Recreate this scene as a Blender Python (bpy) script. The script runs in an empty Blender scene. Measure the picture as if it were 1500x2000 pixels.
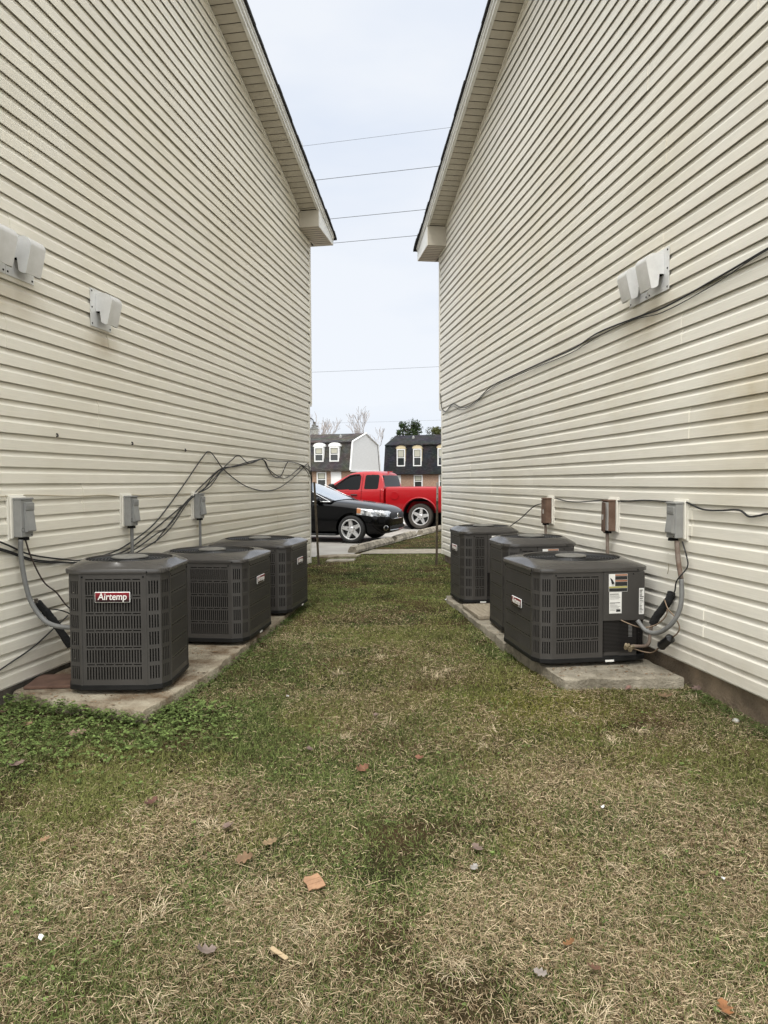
import bpy, bmesh, math, random
import numpy as np
from mathutils import Vector, Matrix

random.seed(7); RNG = np.random.default_rng(11)
S = bpy.context.scene
COL = S.collection
rad = math.radians

# ------------------------------------------------------------------ camera
CAM_H = 1.5; FPX = 1387.0
PITCH = math.atan((1000 - 941) / FPX); ROLL = rad(0.3)
cam_d = bpy.data.cameras.new("camera"); cam = bpy.data.objects.new("camera", cam_d); COL.objects.link(cam)
cam_d.sensor_fit = 'VERTICAL'; cam_d.sensor_height = 36.0; cam_d.lens = FPX / 2000 * 36.0
cam_d.clip_start = 0.05; cam_d.clip_end = 3000
F_ = Vector((0, math.cos(PITCH), -math.sin(PITCH))); U0 = Vector((0, math.sin(PITCH), math.cos(PITCH))); R0 = Vector((1, 0, 0))
R_ = R0 * math.cos(ROLL) - U0 * math.sin(ROLL); U_ = U0 * math.cos(ROLL) + R0 * math.sin(ROLL)
cam.matrix_world = Matrix(((R_.x, U_.x, -F_.x, 0), (R_.y, U_.y, -F_.y, 0), (R_.z, U_.z, -F_.z, CAM_H), (0, 0, 0, 1)))
S.camera = cam

# ------------------------------------------------------------------ world: overcast sky
W = bpy.data.worlds.new("World"); S.world = W; W.use_nodes = True
nt = W.node_tree; nt.nodes.clear()
out = nt.nodes.new('ShaderNodeOutputWorld'); bg = nt.nodes.new('ShaderNodeBackground'); bg.inputs['Strength'].default_value = 0.1
sky = nt.nodes.new('ShaderNodeTexSky'); sky.sky_type = 'NISHITA'; sky.sun_disc = False
sky.sun_elevation = rad(58); sky.sun_rotation = rad(195)
tc = nt.nodes.new('ShaderNodeTexCoord')
mp = nt.nodes.new('ShaderNodeMapping'); mp.inputs['Scale'].default_value = (1.0, 1.0, 3.2)
nz = nt.nodes.new('ShaderNodeTexNoise'); nz.inputs['Scale'].default_value = 1.7; nz.inputs['Detail'].default_value = 5; nz.inputs['Roughness'].default_value = 0.52
rmp = nt.nodes.new('ShaderNodeValToRGB')
rmp.color_ramp.elements[0].position = 0.36; rmp.color_ramp.elements[0].color = (0.73, 0.795, 0.905, 1)
rmp.color_ramp.elements[1].position = 0.60; rmp.color_ramp.elements[1].color = (0.85, 0.885, 0.94, 1)
sx = nt.nodes.new('ShaderNodeSeparateXYZ')
mr = nt.nodes.new('ShaderNodeMapRange'); mr.inputs['From Min'].default_value = 0.62; mr.inputs['From Max'].default_value = 1.0
mr.inputs['To Min'].default_value = 8.9; mr.inputs['To Max'].default_value = 30.0
# overcast cloud is also brighter on the half of the sky the sun stands in
mr2 = nt.nodes.new('ShaderNodeMapRange'); mr2.inputs['From Min'].default_value = 0.0; mr2.inputs['From Max'].default_value = -0.7
mr2.inputs['To Min'].default_value = 1.0; mr2.inputs['To Max'].default_value = 1.9
mul0 = nt.nodes.new('ShaderNodeMath'); mul0.operation = 'MULTIPLY'
mul = nt.nodes.new('ShaderNodeVectorMath'); mul.operation = 'SCALE'
mx = nt.nodes.new('ShaderNodeMixRGB'); mx.inputs['Fac'].default_value = 0.94
L = nt.links.new
L(tc.outputs['Generated'], mp.inputs['Vector']); L(mp.outputs[0], nz.inputs['Vector']); L(nz.outputs['Fac'], rmp.inputs['Fac'])
L(tc.outputs['Generated'], sx.inputs[0]); L(sx.outputs['Z'], mr.inputs['Value']); L(sx.outputs['Y'], mr2.inputs['Value'])
L(mr.outputs[0], mul0.inputs[0]); L(mr2.outputs[0], mul0.inputs[1])
wm = nt.nodes.new('ShaderNodeMapRange'); wm.inputs['From Min'].default_value = 0.60; wm.inputs['From Max'].default_value = 0.80
wy = nt.nodes.new('ShaderNodeMapRange'); wy.inputs['From Min'].default_value = 0.05; wy.inputs['From Max'].default_value = -0.25
wmax = nt.nodes.new('ShaderNodeMath'); wmax.operation = 'MAXIMUM'; wmx = nt.nodes.new('ShaderNodeMixRGB'); wmx.inputs[2].default_value = (0.905, 0.91, 0.895, 1)
L(sx.outputs['Z'], wm.inputs['Value']); L(sx.outputs['Y'], wy.inputs['Value']); L(wm.outputs[0], wmax.inputs[0]); L(wy.outputs[0], wmax.inputs[1]); L(wmax.outputs[0], wmx.inputs['Fac']); L(rmp.outputs[0], wmx.inputs[1])
L(wmx.outputs[0], mul.inputs[0]); L(mul0.outputs[0], mul.inputs['Scale'])
L(sky.outputs[0], mx.inputs[1]); L(mul.outputs[0], mx.inputs[2]); L(mx.outputs[0], bg.inputs['Color']); L(bg.outputs[0], out.inputs[0])

# ------------------------------------------------------------------ sun behind cloud
sd = bpy.data.lights.new("sun", 'SUN'); sd.energy = 1.5; sd.angle = rad(16); sd.color = (1.0, 0.975, 0.925)
sun = bpy.data.objects.new("sun", sd); COL.objects.link(sun)
az, el = rad(195), rad(58)
sdir = Vector((math.sin(az) * math.cos(el), math.cos(az) * math.cos(el), math.sin(el)))
sun.rotation_euler = sdir.to_track_quat('Z', 'Y').to_euler(); sun.location = sdir * 50

S.view_settings.view_transform = 'Standard'; S.view_settings.look = 'None'
S.view_settings.exposure = 0.28; S.view_settings.gamma = 1.0; S.view_settings.use_curve_mapping = False
S.cycles.max_bounces = 6; S.cycles.diffuse_bounces = 4; S.cycles.glossy_bounces = 3; S.cycles.transparent_max_bounces = 8
S.cycles.use_denoising = True
S.cycles.sample_clamp_indirect = 6

# ================================================================== helpers
class MB:
    def __init__(s): s.v = []; s.f = []
    def add(s, vs, fs):
        o = len(s.v); s.v.extend([tuple(p) for p in vs]); s.f.extend([tuple(i + o for i in f) for f in fs])
    def quad(s, a, b, c, d): s.add([a, b, c, d], [(0, 1, 2, 3)])
    def box(s, x0, x1, y0, y1, z0, z1, M=None):
        vs = [Vector((x, y, z)) for x in (x0, x1) for y in (y0, y1) for z in (z0, z1)]
        if M is not None: vs = [M @ p for p in vs]
        s.add(vs, [(0, 1, 3, 2), (4, 6, 7, 5), (0, 4, 5, 1), (2, 3, 7, 6), (0, 2, 6, 4), (1, 5, 7, 3)])
    def bbox(s, x0, x1, y0, y1, z0, z1, b=0.005, M=None):
        """box with chamfered vertical and top edges"""
        rings = []
        def ring(i, z):
            return [(x0 + b + i, y0 + i, z), (x1 - b - i, y0 + i, z), (x1 - i, y0 + b + i, z), (x1 - i, y1 - b - i, z), (x1 - b - i, y1 - i, z), (x0 + b + i, y1 - i, z), (x0 + i, y1 - b - i, z), (x0 + i, y0 + b + i, z)]
        rings = [ring(b, z0), ring(0, z0 + b), ring(0, z1 - b), ring(b, z1)]
        if M is not None: rings = [[M @ Vector(p) for p in r] for r in rings]
        s.loft(rings, True, True)
    def loft(s, rings, cap0=False, cap1=False, closed=True):
        n = len(rings[0]); o = len(s.v)
        for r in rings: s.v.extend([tuple(p) for p in r])
        for i in range(len(rings) - 1):
            for j in range(n if closed else n - 1):
                a = o + i * n + j; b = o + i * n + (j + 1) % n
                s.f.append((a, b, b + n, a + n))
        if cap0: s.f.append(tuple(o + j for j in reversed(range(n))))
        if cap1: s.f.append(tuple(o + (len(rings) - 1) * n + j for j in range(n)))
    def prism(s, poly, d, cap=True):
        """poly: 3D points; d: extrusion vector"""
        d = Vector(d); a = [Vector(p) for p in poly]
        s.loft([a, [p + d for p in a]], cap, cap)
    def tube(s, pts, r, n=6, cap=True):
        pts = [Vector(p) for p in pts]; m = len(pts)
        rr = r if isinstance(r, (list, tuple)) else [r] * m
        t0 = (pts[1] - pts[0]).normalized()
        up = Vector((0, 0, 1)) if abs(t0.z) < 0.9 else Vector((1, 0, 0))
        a = t0.cross(up).normalized(); rings = []
        for i, p in enumerate(pts):
            t = (pts[min(i + 1, m - 1)] - pts[max(i - 1, 0)])
            if t.length < 1e-9: t = t0
            t = t.normalized(); a = (a - t * a.dot(t))
            a = a.normalized() if a.length > 1e-6 else t.orthogonal().normalized()
            b = t.cross(a)
            rings.append([p + (a * math.cos(k * 2 * math.pi / n) + b * math.sin(k * 2 * math.pi / n)) * rr[i] for k in range(n)])
        s.loft(rings, cap, cap)
    def lathe(s, prof, c=(0, 0, 0), axis='z', n=32, cap0=False, cap1=False):
        rings = []
        for r, h in prof:
            ring = []
            for k in range(n):
                a = 2 * math.pi * k / n; x, y = r * math.cos(a), r * math.sin(a)
                p = (x, y, h) if axis == 'z' else ((x, h, y) if axis == 'y' else (h, x, y))
                ring.append((p[0] + c[0], p[1] + c[1], p[2] + c[2]))
            rings.append(ring)
        s.loft(rings, cap0, cap1)

def mesh_from(name, v, f, m, smooth=None):
    me = bpy.data.meshes.new(name); me.from_pydata([tuple(p) for p in v], [], f)
    if m is not None: me.materials.append(m)
    if smooth is not None:
        me.polygons.foreach_set('use_smooth', [True] * len(me.polygons))
        if smooth < 179: me.set_sharp_from_angle(angle=rad(smooth))
    me.update(); return me

def tag(o, label=None, cat=None, group=None, kind=None):
    if label: o['label'] = label
    if cat: o['category'] = cat
    if group: o['group'] = group
    if kind: o['kind'] = kind
    return o

def part(name, mb, m, parent=None, smooth=None, label=None):
    o = bpy.data.objects.new(name, mesh_from(name, mb.v, mb.f, m, smooth)); COL.objects.link(o)
    if parent is not None: o.parent = parent
    if label: o['label'] = label
    return o

def root(name, loc, rz, label, cat, group=None):
    o = bpy.data.objects.new(name, None); COL.objects.link(o); o.empty_display_size = 0.2
    o.location = loc; o.rotation_euler = (0, 0, rz)
    return tag(o, label, cat, group)

def solo(name, mb, m, label, cat, group=None, smooth=None, kind=None):
    """a thing that is one mesh, vertices given in world space; origin moved to its base"""
    a = np.array([tuple(p) for p in mb.v]); c = np.array([a[:, 0].mean(), a[:, 1].mean(), a[:, 2].min()])
    o = bpy.data.objects.new(name, mesh_from(name, a - c, mb.f, m, smooth)); COL.objects.link(o); o.location = c
    return tag(o, label, cat, group, kind)

def copy_tree(o, parent=None):
    c = o.copy(); COL.objects.link(c)
    if parent is not None: c.parent = parent
    for ch in [x for x in o.children]: copy_tree(ch, c)
    return c

def smooth_path(pts, k=6):
    P = [Vector(p) for p in pts]; o = []
    for i in range(len(P) - 1):
        p0, p1, p2, p3 = P[max(i - 1, 0)], P[i], P[i + 1], P[min(i + 2, len(P) - 1)]
        for j in range(k):
            t = j / k
            o.append(0.5 * ((2 * p1) + (p2 - p0) * t + (2 * p0 - 5 * p1 + 4 * p2 - p3) * t * t + (3 * p1 - p0 - 3 * p2 + p3) * t ** 3))
    o.append(P[-1]); return o

# numpy value noise
def _hash(ix, iy, s): 
    h = (ix.astype(np.int64) * 374761393 + iy.astype(np.int64) * 668265263 + s * 982451653) & 0x7fffffff
    h = ((h ^ (h >> 13)) * 1274126177) & 0x7fffffff
    return ((h ^ (h >> 16)) & 0xffff) / 65535.0
def vnoise(x, y, s=0):
    x = np.asarray(x, float); y = np.asarray(y, float); ix = np.floor(x); iy = np.floor(y); fx = x - ix; fy = y - iy
    fx = fx * fx * (3 - 2 * fx); fy = fy * fy * (3 - 2 * fy)
    a = _hash(ix, iy, s); b = _hash(ix + 1, iy, s); c = _hash(ix, iy + 1, s); d = _hash(ix + 1, iy + 1, s)
    return (a * (1 - fx) + b * fx) * (1 - fy) + (c * (1 - fx) + d * fx) * fy
def fbm(x, y, s=0, o=4):
    t = 0; a = 0.5; n = 0
    for i in range(o): t = t + a * vnoise(x * 2 ** i, y * 2 ** i, s + i); n += a; a *= 0.55
    return t / n

# ------------------------------------------------------------------ materials
MATS = {}
def mat(name, col, rough=0.6, metal=0.0, var=0.0, vscale=6.0, col2=None, bump=0.0, bscale=40.0, stretch=(1, 1, 1), coat=0.0, spec=0.5, lo=0.35, hi=0.65, detail=5, rvar=0.0):
    if name in MATS: return MATS[name]
    m = bpy.data.materials.new(name); m.use_nodes = True; t = m.node_tree; b = t.nodes['Principled BSDF']
    b.inputs['Base Color'].default_value = (*col, 1); b.inputs['Roughness'].default_value = rough; b.inputs['Metallic'].default_value = metal
    b.inputs['Coat Weight'].default_value = coat; b.inputs['Coat Roughness'].default_value = 0.04; b.inputs['Specular IOR Level'].default_value = spec
    if var or col2 or bump or rvar:
        c = t.nodes.new('ShaderNodeTexCoord'); mp = t.nodes.new('ShaderNodeMapping'); mp.inputs['Scale'].default_value = stretch
        t.links.new(c.outputs['Object'], mp.inputs['Vector'])
    if var or col2 or rvar:
        n = t.nodes.new('ShaderNodeTexNoise'); n.inputs['Scale'].default_value = vscale; n.inputs['Detail'].default_value = detail; n.inputs['Roughness'].default_value = 0.6
        t.links.new(mp.outputs[0], n.inputs['Vector'])
    if var or col2:
        r = t.nodes.new('ShaderNodeValToRGB'); r.color_ramp.elements[0].position = lo; r.color_ramp.elements[1].position = hi
        c2 = col2 or tuple(min(1, x * (1 + var)) for x in col); c1 = col if col2 else tuple(x * (1 - var) for x in col)
        r.color_ramp.elements[0].color = (*c1, 1); r.color_ramp.elements[1].color = (*c2, 1)
        t.links.new(n.outputs['Fac'], r.inputs['Fac']); t.links.new(r.outputs[0], b.inputs['Base Color'])
    if rvar:
        q = t.nodes.new('ShaderNodeMapRange'); q.inputs['To Min'].default_value = max(0.02, rough - rvar); q.inputs['To Max'].default_value = min(1, rough + rvar)
        t.links.new(n.outputs['Fac'], q.inputs['Value']); t.links.new(q.outputs[0], b.inputs['Roughness'])
    if bump:
        n2 = t.nodes.new('ShaderNodeTexNoise'); n2.inputs['Scale'].default_value = bscale; n2.inputs['Detail'].default_value = 6
        bp = t.nodes.new('ShaderNodeBump'); bp.inputs['Strength'].default_value = bump; bp.inputs['Distance'].default_value = 0.02
        t.links.new(mp.outputs[0], n2.inputs['Vector']); t.links.new(n2.outputs['Fac'], bp.inputs['Height']); t.links.new(bp.outputs[0], b.inputs['Normal'])
    MATS[name] = m; return m

def siding_mat(name, col, grime, gamt, stains=()):
    """vinyl: wood-grain emboss stretched along the boards, faint differences from panel to panel, patchy weathering"""
    m = bpy.data.materials.new(name); m.use_nodes = True; t = m.node_tree; b = t.nodes['Principled BSDF']; N = t.nodes.new; Lk = t.links.new
    c = N('ShaderNodeTexCoord')
    g = N('ShaderNodeMapping'); g.inputs['Scale'].default_value = (3.0, 1, 95.0); Lk(c.outputs['Object'], g.inputs['Vector'])
    n1 = N('ShaderNodeTexNoise'); n1.inputs['Scale'].default_value = 1.6; n1.inputs['Detail'].default_value = 4; n1.inputs['Distortion'].default_value = 0.6; Lk(g.outputs[0], n1.inputs['Vector'])
    bp = N('ShaderNodeBump'); bp.inputs['Strength'].default_value = 0.14; bp.inputs['Distance'].default_value = 0.004; Lk(n1.outputs['Fac'], bp.inputs['Height']); Lk(bp.outputs[0], b.inputs['Normal'])
    p = N('ShaderNodeMapping'); p.inputs['Scale'].default_value = (0.25, 0.0, 4.37); Lk(c.outputs['Object'], p.inputs['Vector'])
    sn = N('ShaderNodeVectorMath'); sn.operation = 'FLOOR'; Lk(p.outputs[0], sn.inputs[0])
    wn = N('ShaderNodeTexWhiteNoise'); wn.noise_dimensions = '3D'; Lk(sn.outputs[0], wn.inputs['Vector'])
    big = N('ShaderNodeTexNoise'); big.inputs['Scale'].default_value = 0.55; big.inputs['Detail'].default_value = 5; big.inputs['Roughness'].default_value = 0.62; Lk(c.outputs['Object'], big.inputs['Vector'])
    r = N('ShaderNodeValToRGB'); r.color_ramp.elements[0].position = 0.45; r.color_ramp.elements[1].position = 0.78
    r.color_ramp.elements[0].color = (0, 0, 0, 1); r.color_ramp.elements[1].color = (gamt,) * 3 + (1,); Lk(big.outputs['Fac'], r.inputs['Fac'])
    mix = N('ShaderNodeMixRGB'); mix.inputs[1].default_value = (*col, 1); mix.inputs[2].default_value = (*grime, 1); Lk(r.outputs[0], mix.inputs['Fac'])
    # stains left by the vents, leaks and splashing, each with a place of its own
    for (x_, z_, sx_, sz_, amt, scol) in stains:
        q = N('ShaderNodeMapping'); q.vector_type = 'POINT'; q.inputs['Scale'].default_value = (1 / sx_, 0.0, 1 / sz_); q.inputs['Location'].default_value = (-x_ / sx_, 0, -z_ / sz_); Lk(c.outputs['Object'], q.inputs['Vector'])
        gr = N('ShaderNodeTexGradient'); gr.gradient_type = 'SPHERICAL'; Lk(q.outputs[0], gr.inputs['Vector'])
        nn = N('ShaderNodeTexNoise'); nn.inputs['Scale'].default_value = 5.0; nn.inputs['Detail'].default_value = 4; Lk(c.outputs['Object'], nn.inputs['Vector'])
        m1 = N('ShaderNodeMath'); m1.operation = 'MULTIPLY'; Lk(gr.outputs['Fac'], m1.inputs[0]); Lk(nn.outputs['Fac'], m1.inputs[1])
        m2 = N('ShaderNodeMath'); m2.operation = 'MULTIPLY'; m2.use_clamp = True; Lk(m1.outputs[0], m2.inputs[0]); m2.inputs[1].default_value = amt
        mix2 = N('ShaderNodeMixRGB'); mix2.inputs[2].default_value = (*scol, 1); Lk(m2.outputs[0], mix2.inputs['Fac']); Lk(mix.outputs[0], mix2.inputs[1]); mix = mix2
    # grain also carries a little dirt
    rg = N('ShaderNodeMapRange'); rg.inputs['To Min'].default_value = 0.88; rg.inputs['To Max'].default_value = 1.10; Lk(n1.outputs['Fac'], rg.inputs['Value'])
    rw = N('ShaderNodeMapRange'); rw.inputs['To Min'].default_value = 0.965; rw.inputs['To Max'].default_value = 1.03; Lk(wn.outputs['Value'], rw.inputs['Value'])
    mm = N('ShaderNodeMath'); mm.operation = 'MULTIPLY'; Lk(rg.outputs[0], mm.inputs[0]); Lk(rw.outputs[0], mm.inputs[1])
    sc = N('ShaderNodeVectorMath'); sc.operation = 'SCALE'; Lk(mix.outputs[0], sc.inputs[0]); Lk(mm.outputs[0], sc.inputs['Scale'])
    Lk(sc.outputs[0], b.inputs['Base Color']); b.inputs['Roughness'].default_value = 0.48; b.inputs['Specular IOR Level'].default_value = 0.35
    return m

M_SIDE_L = siding_mat('cream_vinyl_left', (0.80, 0.76, 0.66), (0.66, 0.60, 0.46), 0.6, [(1.25, 2.66, 0.28, 0.16, 1.0, (0.42, 0.33, 0.20)), (0.1, 2.75, 0.5, 0.22, 1.0, (0.46, 0.37, 0.24)), (0.5, 0.22, 1.6, 0.22, 0.8, (0.40, 0.36, 0.28)), (4.5, 0.18, 3.5, 0.20, 0.7, (0.38, 0.36, 0.26))])
M_SIDE_R = siding_mat('cream_vinyl_right', (0.82, 0.787, 0.70), (0.68, 0.62, 0.48), 0.65, [(-0.05, 2.0, 0.70, 0.55, 1.2, (0.52, 0.43, 0.27)), (-0.2, 1.45, 0.6, 0.3, 0.7, (0.56, 0.48, 0.34)), (-1.4, 2.76, 0.5, 0.22, 1.0, (0.50, 0.41, 0.27)), (-0.9, 0.26, 2.0, 0.16, 0.8, (0.40, 0.34, 0.25)), (-6.0, 0.25, 4.0, 0.16, 0.7, (0.38, 0.36, 0.26))])
M_TRIM = mat('cream_trim', (0.77, 0.74, 0.66), 0.45, var=0.05, vscale=3)
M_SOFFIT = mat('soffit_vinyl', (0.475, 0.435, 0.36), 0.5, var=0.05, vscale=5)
M_FASCIA = mat('fascia_aluminium', (0.72, 0.71, 0.67), 0.4, var=0.05, vscale=4)
M_SHINGLE = mat('asphalt_shingle', (0.022, 0.021, 0.020), 0.95, var=0.4, vscale=30, bump=0.5, bscale=90)
M_FOUND_R = mat('painted_block', (0.19, 0.145, 0.10), 0.9, var=0.35, vscale=5, bump=0.5, bscale=60)
M_FOUND_L = mat('grey_block', (0.16, 0.14, 0.115), 0.9, var=0.3, vscale=6, bump=0.5, bscale=60)
M_CONC = mat('old_concrete', (0.15, 0.13, 0.095), 0.92, col2=(0.33, 0.295, 0.23), vscale=9, bump=0.7, bscale=55, lo=0.3, hi=0.7, detail=8)
M_CONC2 = mat('stained_concrete', (0.12, 0.08, 0.045), 0.92, col2=(0.34, 0.30, 0.225), vscale=4.5, bump=0.7, bscale=60, lo=0.34, hi=0.62, detail=9)
M_STOP = mat('wheel_stop_concrete', (0.14, 0.12, 0.09), 0.92, col2=(0.36, 0.32, 0.25), vscale=7, bump=0.8, bscale=40, lo=0.35, hi=0.62)
M_LOT = mat('worn_lot', (0.25, 0.23, 0.205), 0.9, col2=(0.35, 0.33, 0.295), vscale=1.3, bump=0.3, bscale=30, lo=0.3, hi=0.7, detail=9)
M_CAB = mat('unit_paint', (0.054, 0.050, 0.046), 0.42, var=0.10, vscale=4, bump=0.05, bscale=300, spec=0.35, rvar=0.1)
M_LID = mat('unit_lid_paint', (0.052, 0.048, 0.044), 0.20, var=0.05, vscale=5, spec=0.6)
M_PAN = mat('unit_base_pan', (0.010, 0.010, 0.010), 0.55, spec=0.25, var=0.3, vscale=7)
M_COIL = mat('coil_dark', (0.006, 0.006, 0.006), 0.9, spec=0.05)
M_FIN = mat('wire_fins', (0.020, 0.018, 0.017), 0.7, spec=0.1)
M_GUARD = mat('fan_guard_wire', (0.012, 0.012, 0.012), 0.42)
M_HUB = mat('fan_hub', (0.15, 0.145, 0.13), 0.45, var=0.12, vscale=20)
M_STICK = mat('white_sticker', (0.78, 0.77, 0.73), 0.5)
M_ORANGE = mat('orange_print', (0.34, 0.14, 0.07), 0.5)
M_YELLOW = mat('yellow_print', (0.40, 0.36, 0.10), 0.5)
M_BLACK = mat('black_print', (0.02, 0.02, 0.02), 0.6)
M_CHROME = mat('chrome', (0.75, 0.75, 0.75), 0.18, 1.0)
M_BADGE_EDGE = mat('badge_edge', (0.72, 0.72, 0.70), 0.35)
M_LETTER = mat('badge_letters', (0.82, 0.80, 0.76), 0.4)
M_CABLE = mat('black_cable', (0.014, 0.014, 0.014), 0.55)
M_BEIGE = mat('beige_wire', (0.42, 0.36, 0.25), 0.6)
M_BROWNW = mat('brown_wire', (0.06, 0.042, 0.035), 0.6)
M_CONDUIT = mat('grey_conduit', (0.165, 0.165, 0.16), 0.5, var=0.1, vscale=12)
M_RUSTPIPE = mat('rusty_pipe', (0.13, 0.085, 0.06), 0.8, col2=(0.24, 0.20, 0.17), vscale=14)
M_DISC = mat('grey_box_metal', (0.27, 0.27, 0.26), 0.45, var=0.08, vscale=14)
M_RUST = mat('rusty_box', (0.095, 0.050, 0.030), 0.75, col2=(0.16, 0.10, 0.07), vscale=11, bump=0.2, bscale=60)
M_FOAM = mat('black_foam', (0.008, 0.008, 0.008), 0.95, bump=0.4, bscale=120)
M_TAR = mat('black_can', (0.010, 0.010, 0.010), 0.28)
M_COPPER = mat('dull_copper', (0.22, 0.16, 0.11), 0.5, 0.6)
M_BRASS = mat('dull_brass', (0.20, 0.16, 0.10), 0.55, 0.3, var=0.3, vscale=40)
M_ALU2 = mat('shaded_weathered_hood', (0.58, 0.57, 0.54), 0.5, 0.15, col2=(0.68, 0.67, 0.65), vscale=7)  # darker than the cheeks: hood shading put into the colour, with some grime
M_ALU = mat('vent_aluminium', (0.74, 0.74, 0.73), 0.45, 0.15, var=0.08, vscale=8, bump=0.04, bscale=20)
M_GROOVE = mat('soffit_groove', (0.055, 0.045, 0.033), 0.9)
M_DARK = mat('dark_gap', (0.010, 0.010, 0.010), 0.9, spec=0.1)
M_STAKE = mat('stake_steel', (0.075, 0.058, 0.038), 0.75, var=0.35, vscale=16)
M_STAKE2 = mat('stake_bare_steel', (0.30, 0.28, 0.25), 0.6)
M_WOOD = mat('weathered_lumber', (0.22, 0.18, 0.13), 0.85, col2=(0.36, 0.315, 0.24), vscale=5, stretch=(1.2, 18, 18), bump=0.3, bscale=9)
M_TREAD = mat('rust_brown_board', (0.085, 0.045, 0.03), 0.85, col2=(0.15, 0.085, 0.06), vscale=8)
M_TYRE = mat('tyre', (0.018, 0.018, 0.018), 0.8)
M_TYRE2 = mat('dusty_tyre', (0.050, 0.043, 0.036), 0.85)
M_RIM = mat('alloy_rim', (0.66, 0.66, 0.66), 0.32, 0.6)
M_RIM2 = mat('polished_rim', (0.80, 0.80, 0.80), 0.28, 0.65)
M_BLACKCAR = mat('black_car_paint', (0.0025, 0.0025, 0.003), 0.14, coat=0.12, spec=0.18)
M_RED = mat('red_truck_paint', (0.36, 0.006, 0.010), 0.28, coat=0.3, spec=0.3)
M_GLASS = mat('dark_tinted_glass', (0.010, 0.011, 0.012), 0.08, spec=0.10)
M_WSHIELD = mat('windscreen_glass', (0.55, 0.60, 0.65), 0.05, 0.75, spec=0.9)
M_TRIMBLK = mat('black_plastic', (0.012, 0.012, 0.012), 0.6)
M_LAMP = mat('headlamp_lens', (0.18, 0.19, 0.20), 0.1, 0.5, col2=(0.75, 0.76, 0.77), vscale=9, lo=0.45, hi=0.55)
M_AMBER = mat('amber_lens', (0.42, 0.17, 0.07), 0.2)
M_BRICK = None
M_WHITE = mat('white_paint', (0.78, 0.78, 0.77), 0.5, var=0.03, vscale=2)
M_CREAMP = mat('cream_paint', (0.66, 0.55, 0.35), 0.55)
M_PANE = mat('house_pane', (0.03, 0.034, 0.034), 0.08, spec=0.6)
M_BLIND = mat('window_blind', (0.45, 0.44, 0.36), 0.6)
M_BARK = mat('bark', (0.17, 0.145, 0.125), 0.95, var=0.3, vscale=3)
M_TWIG = mat('twig', (0.38, 0.345, 0.33), 0.95)
M_POLE = mat('pole_wood', (0.14, 0.11, 0.085), 0.9)
M_WIRE = mat('overhead_wire', (0.10, 0.11, 0.12), 0.7)

def brick_mat():
    m = bpy.data.materials.new('brick_wall'); m.use_nodes = True; t = m.node_tree; b = t.nodes['Principled BSDF']
    c = t.nodes.new('ShaderNodeTexCoord'); mp = t.nodes.new('ShaderNodeMapping'); mp.inputs['Rotation'].default_value = (rad(90), 0, 0)
    k = t.nodes.new('ShaderNodeTexBrick'); k.inputs['Scale'].default_value = 4.2; k.inputs['Color1'].default_value = (0.26, 0.135, 0.085, 1); k.inputs['Color2'].default_value = (0.40, 0.25, 0.16, 1)
    k.inputs['Mortar'].default_value = (0.42, 0.38, 0.33, 1); k.inputs['Mortar Size'].default_value = 0.018
    t.links.new(c.outputs['Object'], mp.inputs[0]); t.links.new(mp.outputs[0], k.inputs['Vector']); t.links.new(k.outputs['Color'], b.inputs['Base Color']); b.inputs['Roughness'].default_value = 0.9
    return m
M_BRICK = brick_mat()
def mansard_mat(name, c1, c2):
    m = bpy.data.materials.new(name); m.use_nodes = True; t = m.node_tree; b = t.nodes['Principled BSDF']
    c = t.nodes.new('ShaderNodeTexCoord'); mp = t.nodes.new('ShaderNodeMapping'); mp.inputs['Rotation'].default_value = (rad(90), 0, 0)
    k = t.nodes.new('ShaderNodeTexBrick'); k.inputs['Scale'].default_value = 2.2; k.inputs['Color1'].default_value = (*c1, 1); k.inputs['Color2'].default_value = (*c2, 1)
    k.inputs['Mortar'].default_value = tuple(x * 0.5 for x in c1) + (1,); k.inputs['Mortar Size'].default_value = 0.02; k.inputs['Bias'].default_value = -0.2
    n = t.nodes.new('ShaderNodeTexNoise'); n.inputs['Scale'].default_value = 0.9; n.inputs['Detail'].default_value = 6
    mx = t.nodes.new('ShaderNodeMixRGB'); mx.blend_type = 'OVERLAY'; mx.inputs['Fac'].default_value = 0.45
    t.links.new(c.outputs['Object'], mp.inputs[0]); t.links.new(mp.outputs[0], k.inputs['Vector']); t.links.new(c.outputs['Object'], n.inputs['Vector'])
    t.links.new(k.outputs['Color'], mx.inputs[1]); t.links.new(n.outputs['Color'], mx.inputs[2]); t.links.new(mx.outputs[0], b.inputs['Base Color']); b.inputs['Roughness'].default_value = 0.95; b.inputs['Specular IOR Level'].default_value = 0.1
    return m
M_MANS_L = mansard_mat('weathered_grey_shingle', (0.055, 0.050, 0.047), (0.10, 0.093, 0.087))
M_MANS_R = mansard_mat('charcoal_shingle', (0.024, 0.024, 0.027), (0.046, 0.046, 0.050))

def badge_mat():
    m = bpy.data.materials.new('badge_face'); m.use_nodes = True; t = m.node_tree; b = t.nodes['Principled BSDF']
    c = t.nodes.new('ShaderNodeTexCoord'); s = t.nodes.new('ShaderNodeSeparateXYZ'); r = t.nodes.new('ShaderNodeValToRGB')
    r.color_ramp.elements[0].position = 0.15; r.color_ramp.elements[0].color = (0.02, 0.004, 0.006, 1); r.color_ramp.elements[1].position = 0.95; r.color_ramp.elements[1].color = (0.24, 0.006, 0.016, 1)
    t.links.new(c.outputs['Generated'], s.inputs[0]); t.links.new(s.outputs['Z'], r.inputs['Fac']); t.links.new(r.outputs[0], b.inputs['Base Color']); b.inputs['Roughness'].default_value = 0.35
    return m
M_BADGE = badge_mat()

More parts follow.
